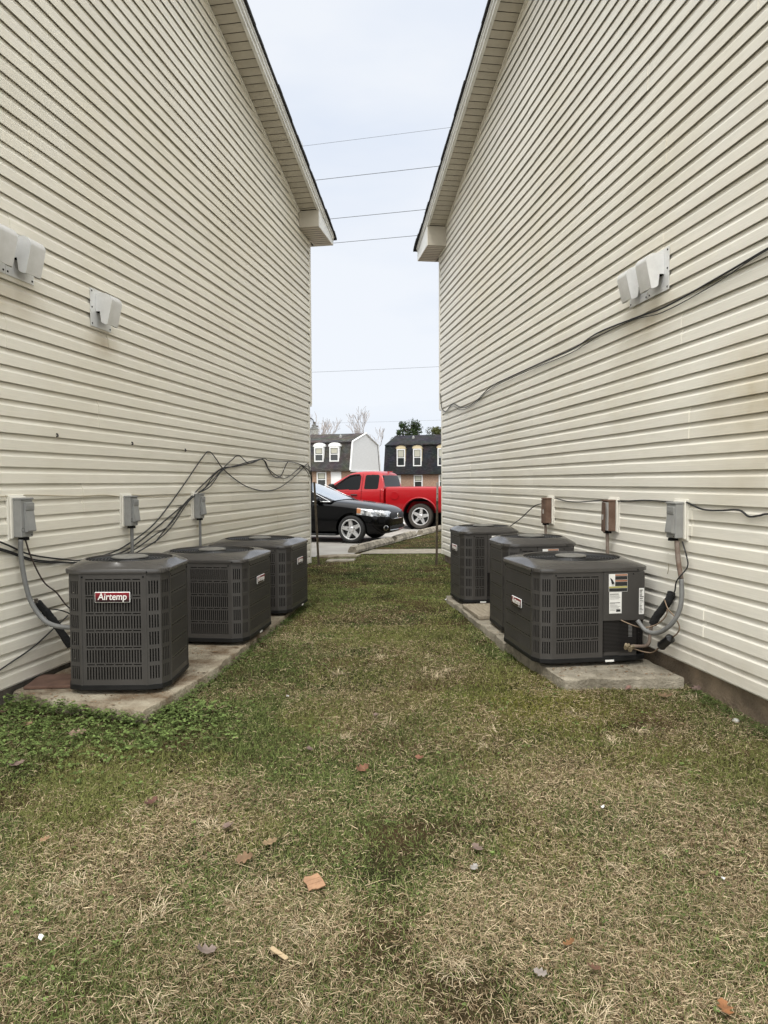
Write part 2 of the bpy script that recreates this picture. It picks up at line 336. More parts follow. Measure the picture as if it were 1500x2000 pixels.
def attr_mat(name, rough=0.75, transl=0.25):
    m = bpy.data.materials.new(name); m.use_nodes = True; t = m.node_tree; b = t.nodes['Principled BSDF']
    a = t.nodes.new('ShaderNodeAttribute'); a.attribute_name = 'tint'; t.links.new(a.outputs['Color'], b.inputs['Base Color'])
    b.inputs['Roughness'].default_value = rough; b.inputs['Specular IOR Level'].default_value = 0.06
    return m
M_GRASS = attr_mat('grass_blades', 0.7)
M_LEAF = attr_mat('foliage_leaves', 0.6)

def text_mesh(body, size, extrude, shear=0.0):
    cu = bpy.data.curves.new('txt', 'FONT'); cu.body = body; cu.size = size; cu.extrude = extrude; cu.align_x = 'CENTER'; cu.align_y = 'CENTER'; cu.shear = shear; cu.offset = size * 0.012
    ob = bpy.data.objects.new('txt', cu); COL.objects.link(ob); bpy.context.view_layer.update()
    me = bpy.data.meshes.new_from_object(ob.evaluated_get(bpy.context.evaluated_depsgraph_get()))
    v = [tuple(p.co) for p in me.vertices]; f = [tuple(p.vertices) for p in me.polygons]
    bpy.data.objects.remove(ob); bpy.data.curves.remove(cu); bpy.data.meshes.remove(me)
    return v, f

# ================================================================== site frame
# each house end is one plane; u runs along it towards the parking lot, v points out into the gap
LP = Vector((-2.566, 4.746, 0)); LDv = Vector((1.287, 7.404, 0)).normalized()
RP = Vector((2.292, 4.240, 0)); RDv = Vector((-1.214, 8.65, 0)).normalized()
LN = Vector((LDv.y, -LDv.x, 0)); RN = Vector((-RDv.y, RDv.x, 0))
TH_L = math.atan2(LDv.y, LDv.x); TH_R = math.atan2(-RDv.y, -RDv.x)
def WP(side, u, v, z):
    P, D, N = (LP, LDv, LN) if side == 'L' else (RP, RDv, RN)
    p = P + D * u + N * v; return Vector((p.x, p.y, z))

def sstep(a, b, x):
    t = np.clip((np.asarray(x, float) - a) / (b - a), 0, 1); return t * t * (3 - 2 * t)
def gz(x, y):
    x = np.asarray(x, float); y = np.asarray(y, float)
    lawn = 1 - sstep(12.5, 13.4, y)
    return 0.06 * sstep(4, 12, y) + lawn * (0.035 * (fbm(x * 0.8, y * 0.8, 3, 3) - 0.5) + 0.016 * (vnoise(x * 4, y * 4, 9) - 0.5))
LOTZ = 0.072

# ------------------------------------------------------------------ ground sheet
def ground_sheet():
    xs = np.unique(np.concatenate([np.arange(-4, 4.01, 0.12), np.linspace(-30, -4, 14), np.linspace(4, 30, 14), np.array([-900, -400, -150, -70, 70, 150, 400, 900])]))
    ys = np.unique(np.concatenate([np.arange(-1, 22.01, 0.12), np.linspace(22, 60, 16), np.linspace(-20, -1, 8), np.array([-900, -300, -80, 90, 150, 300, 600, 1200])]))
    X, Y = np.meshgrid(xs, ys); Z = gz(X, Y); Z = np.where((np.abs(X) > 5) | (Y < -1.5), 0.06 * sstep(4, 12, Y), Z)
    n = len(xs); v = np.stack([X.ravel(), Y.ravel(), Z.ravel()], 1)
    f = [(j * n + i, j * n + i + 1, (j + 1) * n + i + 1, (j + 1) * n + i) for j in range(len(ys) - 1) for i in range(n - 1)]
    m = bpy.data.materials.new('soil_and_thatch'); m.use_nodes = True; t = m.node_tree; b = t.nodes['Principled BSDF']; N = t.nodes.new; Lk = t.links.new
    c = N('ShaderNodeTexCoord')
    n1 = N('ShaderNodeTexNoise'); n1.inputs['Scale'].default_value = 1.6; n1.inputs['Detail'].default_value = 7; Lk(c.outputs['Object'], n1.inputs['Vector'])
    n2 = N('ShaderNodeTexNoise'); n2.inputs['Scale'].default_value = 70; n2.inputs['Detail'].default_value = 6; n2.inputs['Roughness'].default_value = 0.7; Lk(c.outputs['Object'], n2.inputs['Vector'])
    r1 = N('ShaderNodeValToRGB'); r1.color_ramp.elements[0].position = 0.35; r1.color_ramp.elements[1].position = 0.65
    r1.color_ramp.elements[0].color = (0.022, 0.026, 0.011, 1); r1.color_ramp.elements[1].color = (0.070, 0.045, 0.025, 1); Lk(n1.outputs['Fac'], r1.inputs['Fac'])
    r2 = N('ShaderNodeMapRange'); r2.inputs['From Min'].default_value = 0.3; r2.inputs['From Max'].default_value = 0.7; r2.inputs['To Min'].default_value = 0.45; r2.inputs['To Max'].default_value = 1.5; Lk(n2.outputs['Fac'], r2.inputs['Value'])
    s = N('ShaderNodeVectorMath'); s.operation = 'SCALE'; Lk(r1.outputs[0], s.inputs[0]); Lk(r2.outputs[0], s.inputs['Scale']); Lk(s.outputs[0], b.inputs['Base Color'])
    bp = N('ShaderNodeBump'); bp.inputs['Strength'].default_value = 0.8; bp.inputs['Distance'].default_value = 0.02; Lk(n2.outputs['Fac'], bp.inputs['Height']); Lk(bp.outputs[0], b.inputs['Normal']); b.inputs['Roughness'].default_value = 1.0; b.inputs['Specular IOR Level'].default_value = 0.02
    me = mesh_from('ground', v, f, m, 180); o = bpy.data.objects.new('ground', me); COL.objects.link(o)
    tag(o, 'lawn soil under the grass between the two houses', 'ground', kind='structure')
ground_sheet()

SD = Vector((0.325, 0.946, 0)).normalized()        # line of wheel stops
S0 = Vector((-0.66, 14.25, 0))
def flat_poly(name, pts, z, m, label, cat):
    b = MB(); b.add([(x, y, z) for x, y in pts], [tuple(range(len(pts)))])
    o = part(name, b, m); tag(o, label, cat, kind='structure'); return o
e0 = S0 + Vector((SD.y, -SD.x, 0)) * 0.07
lot_pts = [(-1.02, 13.62), (-0.62, 13.98)] + [tuple((e0 + SD * t)[:2]) for t in (0.1, 4, 9, 40)] + [(-60, 66), (-60, 24), (-1.9, 13.46)]
flat_poly('parking_lot', lot_pts, LOTZ, M_LOT, 'pale worn pavement of the parking lot beyond the houses', 'parking lot')
flat_poly('sidewalk', [(-0.5, 14.03), (0.5, 14.05), (9, 14.2), (9, 15.15), (0.6, 14.98), (-0.24, 14.93)], LOTZ + 0.004, M_CONC, 'narrow concrete path crossing the grass by the lot', 'path')

# ------------------------------------------------------------------ the two houses
CH = 0.1143
def make_building(side):
    left = side == 'L'
    base = LP if left else RP; th = TH_L if left else TH_R; sg = 1.0 if left else -1.0
    uc_lo, uc_up, zj, un = (7.49, 7.62, 2.83, -2.2) if left else (8.74, 8.92, 2.83, -1.9)
    zb = 0.128 if left else 0.191
    ru, rz, sl = (6.965, 5.889, 0.285) if left else (8.451, 5.928, 0.277)
    # ridge half-way along the wall
    ur = 0.5 * (uc_up + un); zr = rz + sl * (ru - ur); oh = 0.345; msid = M_SIDE_L if left else M_SIDE_R
    rb = root('apartment_building', (base.x, base.y, 0), th,
              'cream sided house end with two separate vent hoods and looping black cables' if left else 'cream sided house end with rusty brown disconnect boxes and one long sagging cable', 'house')
    def P(u, v, z): return Vector((sg * u, -v, z))
    def zrake(u): return zr - sl * abs(u - ur)
    # ---- siding
    b = MB(); prof = [(0.0, 0.0165), (0.003, 0.0185), (0.070, 0.0172), (0.074, 0.0158), (0.083, 0.0082), (0.093, 0.0032), (0.103, 0.0017), (0.110, 0.0015), (CH, 0.0015)]
    rngc = random.Random(5 if left else 9); k = 0; z = zb
    while z < zr - 0.05:
        pr = k // 2; off = (pr * 1.27 + rngc.random() * 0.25 + (0.4 if left else 1.0)) % 3.66 if k % 2 == 0 else off
        uc = uc_lo if z < zj - 0.05 else uc_up
        seams = [un] + [s for s in np.arange(un - 3.66 + off, uc, 3.66) if un + 0.15 < s < uc - 0.15] + [uc]
        wob = [rngc.uniform(-0.0012, 0.0012) for _ in range(60)]
        for si in range(len(seams) - 1):
            ua, ub = seams[si], seams[si + 1]; dv = 0.0026 if si % 2 else 0.0
            n = max(2, int((ub - ua) / 0.45)); rows = []
            for i in range(n + 1):
                row = []
                for dz, v in prof:
                    zz = z + dz
                    lo, hi = max(ua, ur - (zr - zz) / sl), min(ub, ur + (zr - zz) / sl)
                    if hi < lo: hi = lo = min(max(ur, ua), ub)
                    u = lo + (hi - lo) * i / n
                    q = wob[int((u + 3) * 2.1) % 60]
                    # the lap at a panel end lifts a little
                    lift = 0.0014 if (si % 2 and i in (0, n)) else 0.0
                    row.append(P(u, v + dv + lift + q * 0.7, zz + q * 1.2))
                rows.append(row)
            b.loft(rows, closed=False)
            if dv:
                for e in (0, n):   # cut end of the lapping panel
                    r = rows[e]; back = [P(sg * p.x, -p.y - 0.006, p.z) for p in r]
                    b.loft([r, back], closed=False)
        z += CH; k += 1
    part('siding', b, msid, rb)
    # ---- wall core, other facades
    b = MB(); D = 9.0
    core = [P(un, -0.012, zb - 0.02), P(uc_lo, -0.012, zb - 0.02), P(uc_lo, -0.012, zj), P(uc_up, -0.012, zj), P(uc_up, -0.012, zrake(uc_up)), P(ur, -0.012, zr), P(un, -0.012, zrake(un))]
    b.prism(core, P(0, -D, 0)); part('wall', b, M_TRIM, rb)
    b = MB(); b.box(*sorted((sg * (un + 0.02), sg * (uc_lo - 0.02))), *sorted((0.022, D - 0.05)), -0.4, zb - 0.022); part('foundation', b, M_FOUND_L if left else M_FOUND_R, rb)
    # ---- starter strip and corner posts
    b = MB()
    for (ua, za, zz) in ((uc_lo, zb - 0.01, zj), (uc_up, zj, 5.60)):
        b.box(*sorted((sg * (ua - 0.0), sg * (ua + 0.035))), -0.028, 0.06, za, zz)
        b.box(*sorted((sg * (ua - 0.028), sg * (ua - 0.001))), -0.024, -0.004, za, zz)
    if True: b.box(*sorted((sg * (uc_lo + 0.036), sg * (uc_up + 0.034))), -0.022, D - 0.1, zj - 0.03, zj - 0.001)
    part('corner_trim', b, M_TRIM, rb)
    # ---- roof frame: soffit boards, fascia, return box, shingles
    v0 = 0.018; ubox = 7.0 if left else 8.39; ue = uc_up + (0.30 if left else 0.36); boxz = 5.605 if left else 5.60
    for sgn in (1, -1):
        def uu(d): return ur + sgn * d            # d: distance from the ridge
        sof = MB(); grv = MB()
        dmax = (ubox - ur) if sgn > 0 else (ur - un + 0.25)
        d = 0.0; pitch = 0.118
        while d < dmax - 0.005:
            d2 = min(d + pitch, dmax)
            za, zc = zr - sl * d, zr - sl * d2
            sof.add([P(uu(d + 0.004), v0, za + 0.006), P(uu(d2), v0, zc - 0.004), P(uu(d2), oh, zc - 0.004), P(uu(d + 0.004), oh, za + 0.006)], [(0, 1, 2, 3)])
            sof.add([P(uu(d2), v0, zc - 0.004), P(uu(d2 + 0.004), v0, zc + 0.014), P(uu(d2 + 0.004), oh, zc + 0.014), P(uu(d2), oh, zc - 0.004)], [(0, 1, 2, 3)])
            grv.add([P(uu(d2 - 0.005), v0, zc - 0.0045), P(uu(d2 + 0.004), v0, zc - 0.0052 - sl * 0.004), P(uu(d2 + 0.004), oh - 0.012, zc - 0.0052 - sl * 0.004), P(uu(d2 - 0.005), oh - 0.012, zc - 0.0045)], [(0, 1, 2, 3)])
            d = d2
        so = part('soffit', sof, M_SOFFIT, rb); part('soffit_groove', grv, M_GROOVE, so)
    b = MB(); dl = ue - ur; dn = ur - un + 0.3
    def strip(v1, v2, o1, o2, da=0.0, db=None, sgs=(1, -1)):
        for sgn in sgs:
            e = db if (db is not None and sgn > 0) else (dl if sgn > 0 else dn)
            q = [(P(ur + sgn * da, v1, zr - sl * da + o1), P(ur + sgn * e, v1, zr - sl * e + o1)), (P(ur + sgn * da, v2, zr - sl * da + o1), P(ur + sgn * e, v2, zr - sl * e + o1)),
                 (P(ur + sgn * da, v2, zr - sl * da + o2), P(ur + sgn * e, v2, zr - sl * e + o2)), (P(ur + sgn * da, v1, zr - sl * da + o2), P(ur + sgn * e, v1, zr - sl * e + o2))]
            b.loft([[x[0] for x in q], [x[1] for x in q]], True, True)
    strip(oh - 0.03, oh, -0.014, 0.10); strip(oh, oh + 0.014, -0.02, 0.0); strip(oh, oh + 0.022, 0.055, 0.135); strip(oh + 0.022, oh + 0.034, 0.10, 0.135)
    part('fascia', b, M_FASCIA, rb)
    b = MB()  # trim channel where siding meets soffit
    strip(0.006, 0.034, -0.032, -0.004, db=ubox - ur); strip(-0.004, 0.02, -0.05, -0.034, db=ubox - ur)
    part('frieze_trim', b, M_TRIM, rb)
    # boxed eave return
    b = MB()
    zt = zr - sl * (ubox - ur) - 0.016; ztf = zr - sl * (ue - ur) + 0.06
    rect = [P(ubox, v0, boxz), P(ue, v0, boxz), P(ue, v0, ztf), P(ubox, v0, zt)]
    o3 = [P(ubox, oh, boxz), P(ue, oh, boxz), P(ue, oh, ztf), P(ubox, oh, zt)]
    b.loft([rect, o3], True, True)
    b.box(*sorted((sg * uc_up, sg * ue)), 0.02, D, boxz, boxz + 0.012)     # eave soffit along the front
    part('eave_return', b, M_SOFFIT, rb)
    b = MB(); pl = 0.012
    b.loft([[P(ubox + 0.004, oh, boxz - 0.004), P(ue + 0.004, oh, boxz - 0.004), P(ue + 0.004, oh, ztf), P(ubox + 0.004, oh, zt + 0.002)], [P(ubox + 0.004, oh + pl, boxz - 0.004), P(ue + 0.004, oh + pl, boxz - 0.004), P(ue + 0.004, oh + pl, ztf), P(ubox + 0.004, oh + pl, zt + 0.002)]], True, True)
    b.box(*sorted((sg * (ue + 0.005), sg * (ue + 0.02))), -oh - pl, D, boxz - 0.004, ztf + 0.02)      # front fascia
    part('eave_fascia', b, M_FASCIA, rb)
    b = MB()
    for i in range(9):   # v-grooves under the box
        u1 = ubox + 0.03 + i * (ue - ubox - 0.05) / 9
        b.box(*sorted((sg * u1, sg * (u1 + 0.005))), -oh + 0.004, -v0 - 0.004, boxz - 0.003, boxz + 0.0)
    part('soffit_groove', b, M_DARK, rb)
    # shingles: two slopes, ragged rake edge
    b = MB()
    for sgn in (1, -1):
        e = (dl + 0.06) if sgn > 0 else dn
        n = int(e / 0.14); r2 = random.Random(3 + sgn)
        for i in range(n):
            d1, d2 = i * e / n, (i + 1) * e / n + 0.012; ov = oh + 0.056 + r2.uniform(-0.004, 0.009); lift = 0.003 * (i % 2)
            if not left and sgn > 0 and i > n - 5: ov += 0.006 * (i - n + 5)
            droop = 0.03 if (sgn > 0 and i == n - 1) else 0.0
            a = [P(ur + sgn * d1, ov, zr - sl * d1 + 0.137), P(ur + sgn * d2, ov, zr - sl * d2 + 0.137 - droop), P(ur + sgn * d2, -D, zr - sl * d2 + 0.137), P(ur + sgn * d1, -D, zr - sl * d1 + 0.137)]
            t = [p + Vector((0, 0, 0.034 + lift)) for p in a]
            b.loft([a, t], True, True)
    part('shingle_roof', b, M_SHINGLE, rb)
    return rb
make_building('L'); make_building('R')

# ------------------------------------------------------------------ concrete pads under the condensers
def slab(name, pts, z0, z1, m, label, cat, jit=0.012, bev=0.012, group=None):
    """irregular cast slab: outline points, chipped edges"""
    P = [Vector((x, y, 0)) for x, y in pts]; ring = []
    for i in range(len(P)):
        a, c = P[i], P[(i + 1) % len(P)]; n = max(2, int((c - a).length / 0.09))
        for k in range(n):
            q = a.lerp(c, k / n); j = jit if k else jit * 0.6
            ring.append(q + Vector((random.uniform(-j, j), random.uniform(-j, j), 0)))
    cc = sum(ring, Vector()) / len(ring)
    def sh(d, z, zj=0.0): return [Vector((p.x, p.y, z + random.uniform(-zj, zj))) + (cc - p).normalized() * d for p in ring]
    b = MB(); b.loft([sh(0, z0), sh(0.0, z1 - bev, 0.006), sh(bev * 0.9, z1 - 0.002, 0.002), sh(bev * 2.2, z1)], False, True)
    return solo(name, b, m, label, cat, group, smooth=40)
def wpts(side, L_): return [tuple(WP(side, u, v, 0)[:2]) for u, v in L_]
PADZ = 0.09
padL = [(-1.50, 4.36), (-1.41, 4.70), (-1.31, 5.2), (-1.07, 7.3), (-0.95, 8.45)] + [tuple(WP('L', 3.95, 0.03, 0)[:2]), tuple(WP('L', 0.05, 0.03, 0)[:2]), (-2.16, 4.57)]
slab('concrete_pad', padL, -0.2, PADZ, M_CONC2, 'long stained concrete pad carrying the units beside the looping cables', 'concrete pad')
padR1 = [(1.275, 5.0), tuple(WP('R', 0.79, 0.045, 0)[:2]), tuple(WP('R', 2.05, 0.045, 0)[:2]), (1.06, 6.15)]
slab('concrete_pad', padR1, -0.2, PADZ + 0.005, M_CONC, 'thick speckled concrete pad under the wide unit with warning stickers', 'concrete pad')
padR2 = [(1.04, 6.17), tuple(WP('R', 2.07, 0.045, 0)[:2]), tuple(WP('R', 4.75, 0.045, 0)[:2]), (0.76, 8.75), (0.754, 8.43), (0.873, 7.64)]
slab('concrete_pad', padR2, -0.2, PADZ, M_CONC, 'narrow worn concrete pad under the two tall units by the far corner', 'concrete pad')

# lumber and board
b = MB(); b.bbox(-0.36, 0.36, -0.17, 0.17, 0, 0.04, 0.006)
for k in range(4): b.box(-0.355, 0.355, -0.13 + k * 0.075, -0.127 + k * 0.075, 0.04, 0.0415)
o = root('lumber_board', (1.08, 7.55, PADZ + 0.002), rad(97), 'weathered grooved lumber board lying on the pad between two tall units', 'board'); part('plank', b, M_WOOD, o)
b = MB(); b.bbox(-0.22, 0.22, -0.16, 0.16, 0, 0.02, 0.004)
o = root('flat_board', (-2.27, 4.98, PADZ + 0.002), rad(6), 'flat rust brown board beside the front tall unit on the stained pad', 'board'); part('panel', b, M_TREAD, o)

# ------------------------------------------------------------------ condensers
def octagon(w, c, inset=0.0):
    """square with rounded corners: each corner a two-facet arc"""
    h = w / 2 - inset; c2 = max(0.02, c - inset); m = 0.2929 * c2
    q = [(h - c2, -h), (h - m, -h + m), (h, -h + c2)]; o = []
    for k in range(4):
        for x, y in q:
            for _ in range(k): x, y = -y, x
            o.append((x, y))
    return [(-h + c2, -h)] + o[:-1]

def perf(mb, O, ex, n, width, z0, z1, bands, depth=0.004):
    """sheet from z0 to z1 with real holes; bands: (za, zb, [(xa, xb), ...]) from the bottom up"""
    O, ex, n = Vector(O), Vector(ex), Vector(n)
    def pt(x, z, d=0.0): return O + ex * x - n * d + Vector((0, 0, z))
    z = z0
    for za, zb, holes in bands:
        if za > z + 1e-6: mb.quad(pt(0, z), pt(width, z), pt(width, za), pt(0, za))
        x = 0
        for xa, xb in holes:
            mb.quad(pt(x, za), pt(xa, za), pt(xa, zb), pt(x, zb)); x = xb
            for (p, q) in (((xa, za), (xb, za)), ((xb, za), (xb, zb)), ((xb, zb), (xa, zb)), ((xa, zb), (xa, za))):
                mb.quad(pt(*p), pt(*q), pt(*q, depth), pt(*p, depth))
        mb.quad(pt(x, za), pt(width, za), pt(width, zb), pt(x, zb)); z = zb
    if z < z1 - 1e-6: mb.quad(pt(0, z), pt(width, z), pt(width, z1), pt(0, z1))

def cols(x0, x1, n, duty=0.5):
    p = (x1 - x0) / n; return [(x0 + p * (i + 0.5 - duty / 2), x0 + p * (i + 0.5 + duty / 2)) for i in range(n)]

def condenser(wide, loc, rz, label, ctrl, badge_z, badge=True, seed=0, plate=None):
    Wd, c, Hc, rows = (0.90, 0.115, 0.712, 5) if wide else (0.68, 0.12, 0.806, 6)
    rr = 0.388 if wide else 0.300
    r = root('condenser_unit', loc, rz, label, 'air conditioner', 'outdoor condenser units standing on the pads')
    h = Wd / 2; zp = 0.058; zr0 = 0.094; zr1 = Hc - 0.028; pit = (zr1 - zr0) / rows
    # base pan and feet
    b = MB(); oc = octagon(Wd + 0.012, c + 0.004)
    if ctrl: pass
    b.loft([[(x * 0.985, y * 0.985, 0.024) for x, y in oc], [(x, y, 0.030) for x, y in oc], [(x, y, zp) for x, y in oc], [(x * 0.97, y * 0.97, zp + 0.002) for x, y in oc]], True, True)
    part('base_pan', b, M_PAN, r)
    for sx_ in (-1, 1):
        for sy_ in (-1, 1): b = MB(); b.box(sx_ * 0.2 - 0.05, sx_ * 0.2 + 0.05, sy_ * 0.2 - 0.05, sy_ * 0.2 + 0.05, 0, 0.0238); part('foot', b, M_DARK, r)
    oc = octagon(Wd, c); P = [Vector((x, y, 0)) for x, y in oc]
    names = ['front', 'cfr', 'cfr', 'right', 'cbr', 'cbr', 'back', 'cbl', 'cbl', 'left', 'cfl', 'cfl']; NP = 12
    def bands_flat(w, m0=0.034):
        n = max(4, int((w - 2 * m0) / 0.0178)); ns = max(2, int(round((w - 2 * m0) / 0.066))); B = []
        for k in range(rows):
            za = zr0 + k * pit; zb = za + pit
            B.append((za + 0.002, zb - 0.026, cols(m0, w - m0, n)))
            B.append((zb - 0.015, zb - 0.0075, cols(m0, w - m0, ns, 0.84)))
        return B
    def bands_corner(w):
        B = []; n = 4
        hs = cols(0.011, w - 0.011, 4, 0.5)
        for k in range(rows):
            za = zr0 + k * pit; B.append((za + 0.004, za + pit - 0.022, hs))
        return B
    ctrl_side = {1: 'right', -1: 'left', 0: None}[ctrl]; ctrl_corner = {1: 'cbr', -1: 'cbl', 0: None}[ctrl]
    for i in range(NP):
        a, d = P[i], P[(i + 1) % NP]; ex = (d - a).normalized(); n = Vector((ex.y, -ex.x, 0)); w = (d - a).length; nm = names[i]
        if nm == ctrl_side:
            lw = (0.40 if wide else 0.17)
            b = MB()
            if ctrl > 0: perf(b, a, ex, n, lw, zp, Hc, bands_flat(lw, 0.03))
            else: perf(b, d - ex * lw, ex, n, lw, zp, Hc, bands_flat(lw, 0.03))
            part('louver_panel', b, M_CAB, r)
            continue
        if nm == ctrl_corner: continue
        if len(nm) > 3 or nm in ('front', 'right', 'back', 'left'):
            if nm.startswith('c'): b = MB(); perf(b, a, ex, n, w, zp, Hc, bands_corner(w)); part('corner_panel', b, M_CAB, r)
            else:
                b = MB(); perf(b, a, ex, n, w, zp, Hc, bands_flat(w)); part('louver_panel', b, M_CAB, r)
        else: b = MB(); perf(b, a, ex, n, w, zp, Hc, bands_corner(w)); part('corner_panel', b, M_CAB, r)
        # thin overlap flange at both ends of the flat panels
        if not nm.startswith('c'):
            for e in (0.0, w - 0.012): 
                q = a + ex * e + n * 0.0012; seam = MB()
                seam.box(0, 0.012, 0, 0.0022, zp, Hc, Matrix.Translation(q) @ Matrix(((ex.x, n.x, 0, 0), (ex.y, n.y, 0, 0), (0, 0, 1, 0), (0, 0, 0, 1)))); part('panel_flange', seam, M_CAB, r)
    # fins and coil behind the louvers
    b = MB(); z = zr0 + 0.004
    oi = octagon(Wd, c, 0.009); oj = octagon(Wd, c, 0.014)
    while z < zr1:
        b.loft([[(x, y, z) for x, y in oi], [(x, y, z + 0.0045) for x, y in oi], [(x, y, z + 0.0045) for x, y in oj]]); z += 0.0104
    part('wire_fins', b, M_FIN, r)
    b = MB(); ok = octagon(Wd, c, 0.04); b.loft([[(x, y, zp + 0.003) for x, y in ok], [(x, y, Hc - 0.01) for x, y in ok]]); part('coil', b, M_COIL, r)
    # service compartment
    if ctrl:
        s = ctrl; y0 = -h + c + (0.40 if wide else 0.17) + 0.0; zc = (0.33 if wide else 0.36)
        X = lambda a_, b_: sorted((s * a_, s * b_))
        b = MB(); b.bbox(*X(h - 0.10, h + 0.004), y0 + 0.004, h - 0.045, zc, Hc - 0.0005, 0.008); part('control_box', b, M_CAB, r)
        b = MB(); b.box(*X(h - 0.14, h - 0.022), y0 + 0.012, h - 0.10, zp + 0.001, zc - 0.002); b.box(*X(h - 0.022, h - 0.014), y0 + 0.02, y0 + 0.14, zp + 0.01, zc - 0.006)
        part('service_panel', b, M_CAB, r)
        b = MB(); b.box(*X(h - 0.16, h - 0.06), h - 0.0995, h - 0.07, zp + 0.001, zc - 0.002); part('valve_plate', b, M_PAN, r)
        def sticker(name, y1, y2, z1, z2, layers, xs=None):
            xs = (h + 0.0055) if xs is None else xs
            b = MB(); b.box(xs - 0.001, xs, y1, y2, z1, z2); o = part(name, b, M_STICK, r)
            for nm_, m_, rects in layers:
                b = MB()
                for q in rects:
                    if len(q) == 4: b.box(xs + 0.0002, xs + 0.0008, *q)
                    else: b.tube(*q)
                part(nm_, b, m_, o)
        if s > 0:
            xs = h + 0.0055; a0 = y0 + (0.045 if wide else 0.05); zt = Hc - 0.02
            pict = ([(xs + 0.0006, a0 + 0.012, zt - 0.03), (xs + 0.0006, a0 + 0.022, zt - 0.045), (xs + 0.0006, a0 + 0.033, zt - 0.072)], [0.002, 0.007, 0.012], 5)
            sticker('warning_label', a0, a0 + 0.15, zt - 0.135, zt, [
                ('warning_band', M_ORANGE, [(a0 + 0.05, a0 + 0.148, zt - 0.014, zt - 0.002), (a0 + 0.05, a0 + 0.148, zt - 0.058, zt - 0.046)]),
                ('caution_band', M_YELLOW, [(a0 + 0.002, a0 + 0.148, zt - 0.106, zt - 0.094)]),
                ('print', M_BLACK, [(a0 + 0.05, a0 + 0.148, zt - 0.044, zt - 0.016), (a0 + 0.05, a0 + 0.148, zt - 0.092, zt - 0.060), (a0 + 0.002, a0 + 0.148, zt - 0.133, zt - 0.108), pict])])
            rw_ = random.Random(5); lines = []
            for q in range(14):
                zz = zt - 0.15 - q * 0.0096
                if q in (5, 6): continue
                lines.append((a0 + 0.010, a0 + 0.010 + rw_.uniform(0.04, 0.085), zz - (0.0045 if q in (0, 7) else 0.0018), zz))
            lines.append((a0 + 0.06, a0 + 0.095, zt - 0.288, zt - 0.270))
            if wide:
                sticker('rating_label', a0 + 0.004, a0 + 0.104, zt - 0.30, zt - 0.137, [('print', M_BLACK, lines)])
                sticker('bar_code_label', h - 0.095, h - 0.054, 0.38, 0.58, [('bar_code', M_BLACK, [(h - 0.090, h - 0.070 + rw_.uniform(-0.006, 0.012), 0.39 + q * 0.0082, 0.39 + q * 0.0082 + rw_.choice((0.002, 0.004, 0.0052))) for q in range(22)])])
                sticker('bar_code_label', y0 + 0.22, y0 + 0.25, 0.20, 0.30, [], h - 0.0215)
            else: sticker('rating_label', a0 - 0.008, a0 + 0.03, zt - 0.30, zt - 0.137, [])
        else: sticker('bar_code_label', y0 + 0.05, y0 + 0.085, zc + 0.05, zc + 0.24, [], -h - 0.0055)
    # lid: chamfered square at the lip drawn up into a round fan opening
    def octr(ang, w, cc):
        hh = w / 2; ca, sa = abs(math.cos(ang)), abs(math.sin(ang)); t = hh / max(ca, sa); k = hh - cc
        if min(ca, sa) * t > k:
            b_ = k * (ca + sa); t = b_ + math.sqrt(max(0.0, b_ * b_ - (2 * k * k - cc * cc)))
        return t
    N = 96; angs = [2 * math.pi * k / N for k in range(N)]
    def oring(w, cc, z, sm=0.0): 
        return [((1 - sm) * octr(a_, w, cc) + sm * rr, a_, z) for a_ in angs]
    defs = [oring(Wd - 0.02, c, Hc - 0.002), oring(Wd + 0.014, c, Hc + 0.0), oring(Wd + 0.016, c, Hc + 0.022), oring(Wd + 0.012, c, Hc + 0.028), oring(Wd - 0.004, c, Hc + 0.035, 0.03), oring(Wd - 0.01, c, Hc + 0.049, 0.22), oring(Wd, c, Hc + 0.066, 0.62), [(rr + 0.012, a_, Hc + 0.072) for a_ in angs], [(rr, a_, Hc + 0.076) for a_ in angs], [(rr - 0.008, a_, Hc + 0.073) for a_ in angs], [(rr - 0.012, a_, Hc + 0.03) for a_ in angs], [(rr - 0.012, a_, Hc - 0.07) for a_ in angs]]
    b = MB(); b.loft([[(q * math.cos(a_), q * math.sin(a_), z) for q, a_, z in ring] for ring in defs])
    lid = part('lid', b, M_LID, r, smooth=38)
    b = MB()
    k = 0; q = rr - 0.022
    while q > 0.10:
        z = Hc + 0.060 + 0.008 * (1 - (q / rr) ** 2); n = 40
        b.lathe([(q - 0.0021, z), (q, z + 0.0021), (q + 0.0021, z), (q, z - 0.0021), (q - 0.0021, z)], n=n); q -= 0.0225
    for k in range(16):
        a_ = k * math.pi / 8; ca, sa = math.cos(a_), math.sin(a_)
        b.tube([(0.1 * ca, 0.1 * sa, Hc + 0.069), (rr * 0.6 * ca, rr * 0.6 * sa, Hc + 0.065), ((rr - 0.012) * ca, (rr - 0.012) * sa, Hc + 0.058)], 0.0025, 4)
    g = part('fan_guard', b, M_GUARD, lid)
    b = MB(); b.lathe([(0.118, Hc + 0.07), (0.124, Hc + 0.076), (0.122, Hc + 0.083), (0.108, Hc + 0.087), (0.05, Hc + 0.088)], n=36, cap1=True); part('hub_cap', b, M_HUB, lid, smooth=40)
    b = MB()
    for k in range(3):
        a_ = k * 2 * math.pi / 3 + seed; M = Matrix.Rotation(a_, 4, 'Z') @ Matrix.Rotation(rad(24), 4, 'X'); b.box(0.04, rr - 0.03, -0.09, 0.09, -0.002, 0.002, Matrix.Translation((0, 0, Hc - 0.03)) @ M)
    b.lathe([(0.05, Hc - 0.06), (0.05, Hc)], n=16, cap0=True, cap1=True)
    part('fan', b, M_PAN, lid)
    # screws along the lip
    b = MB()
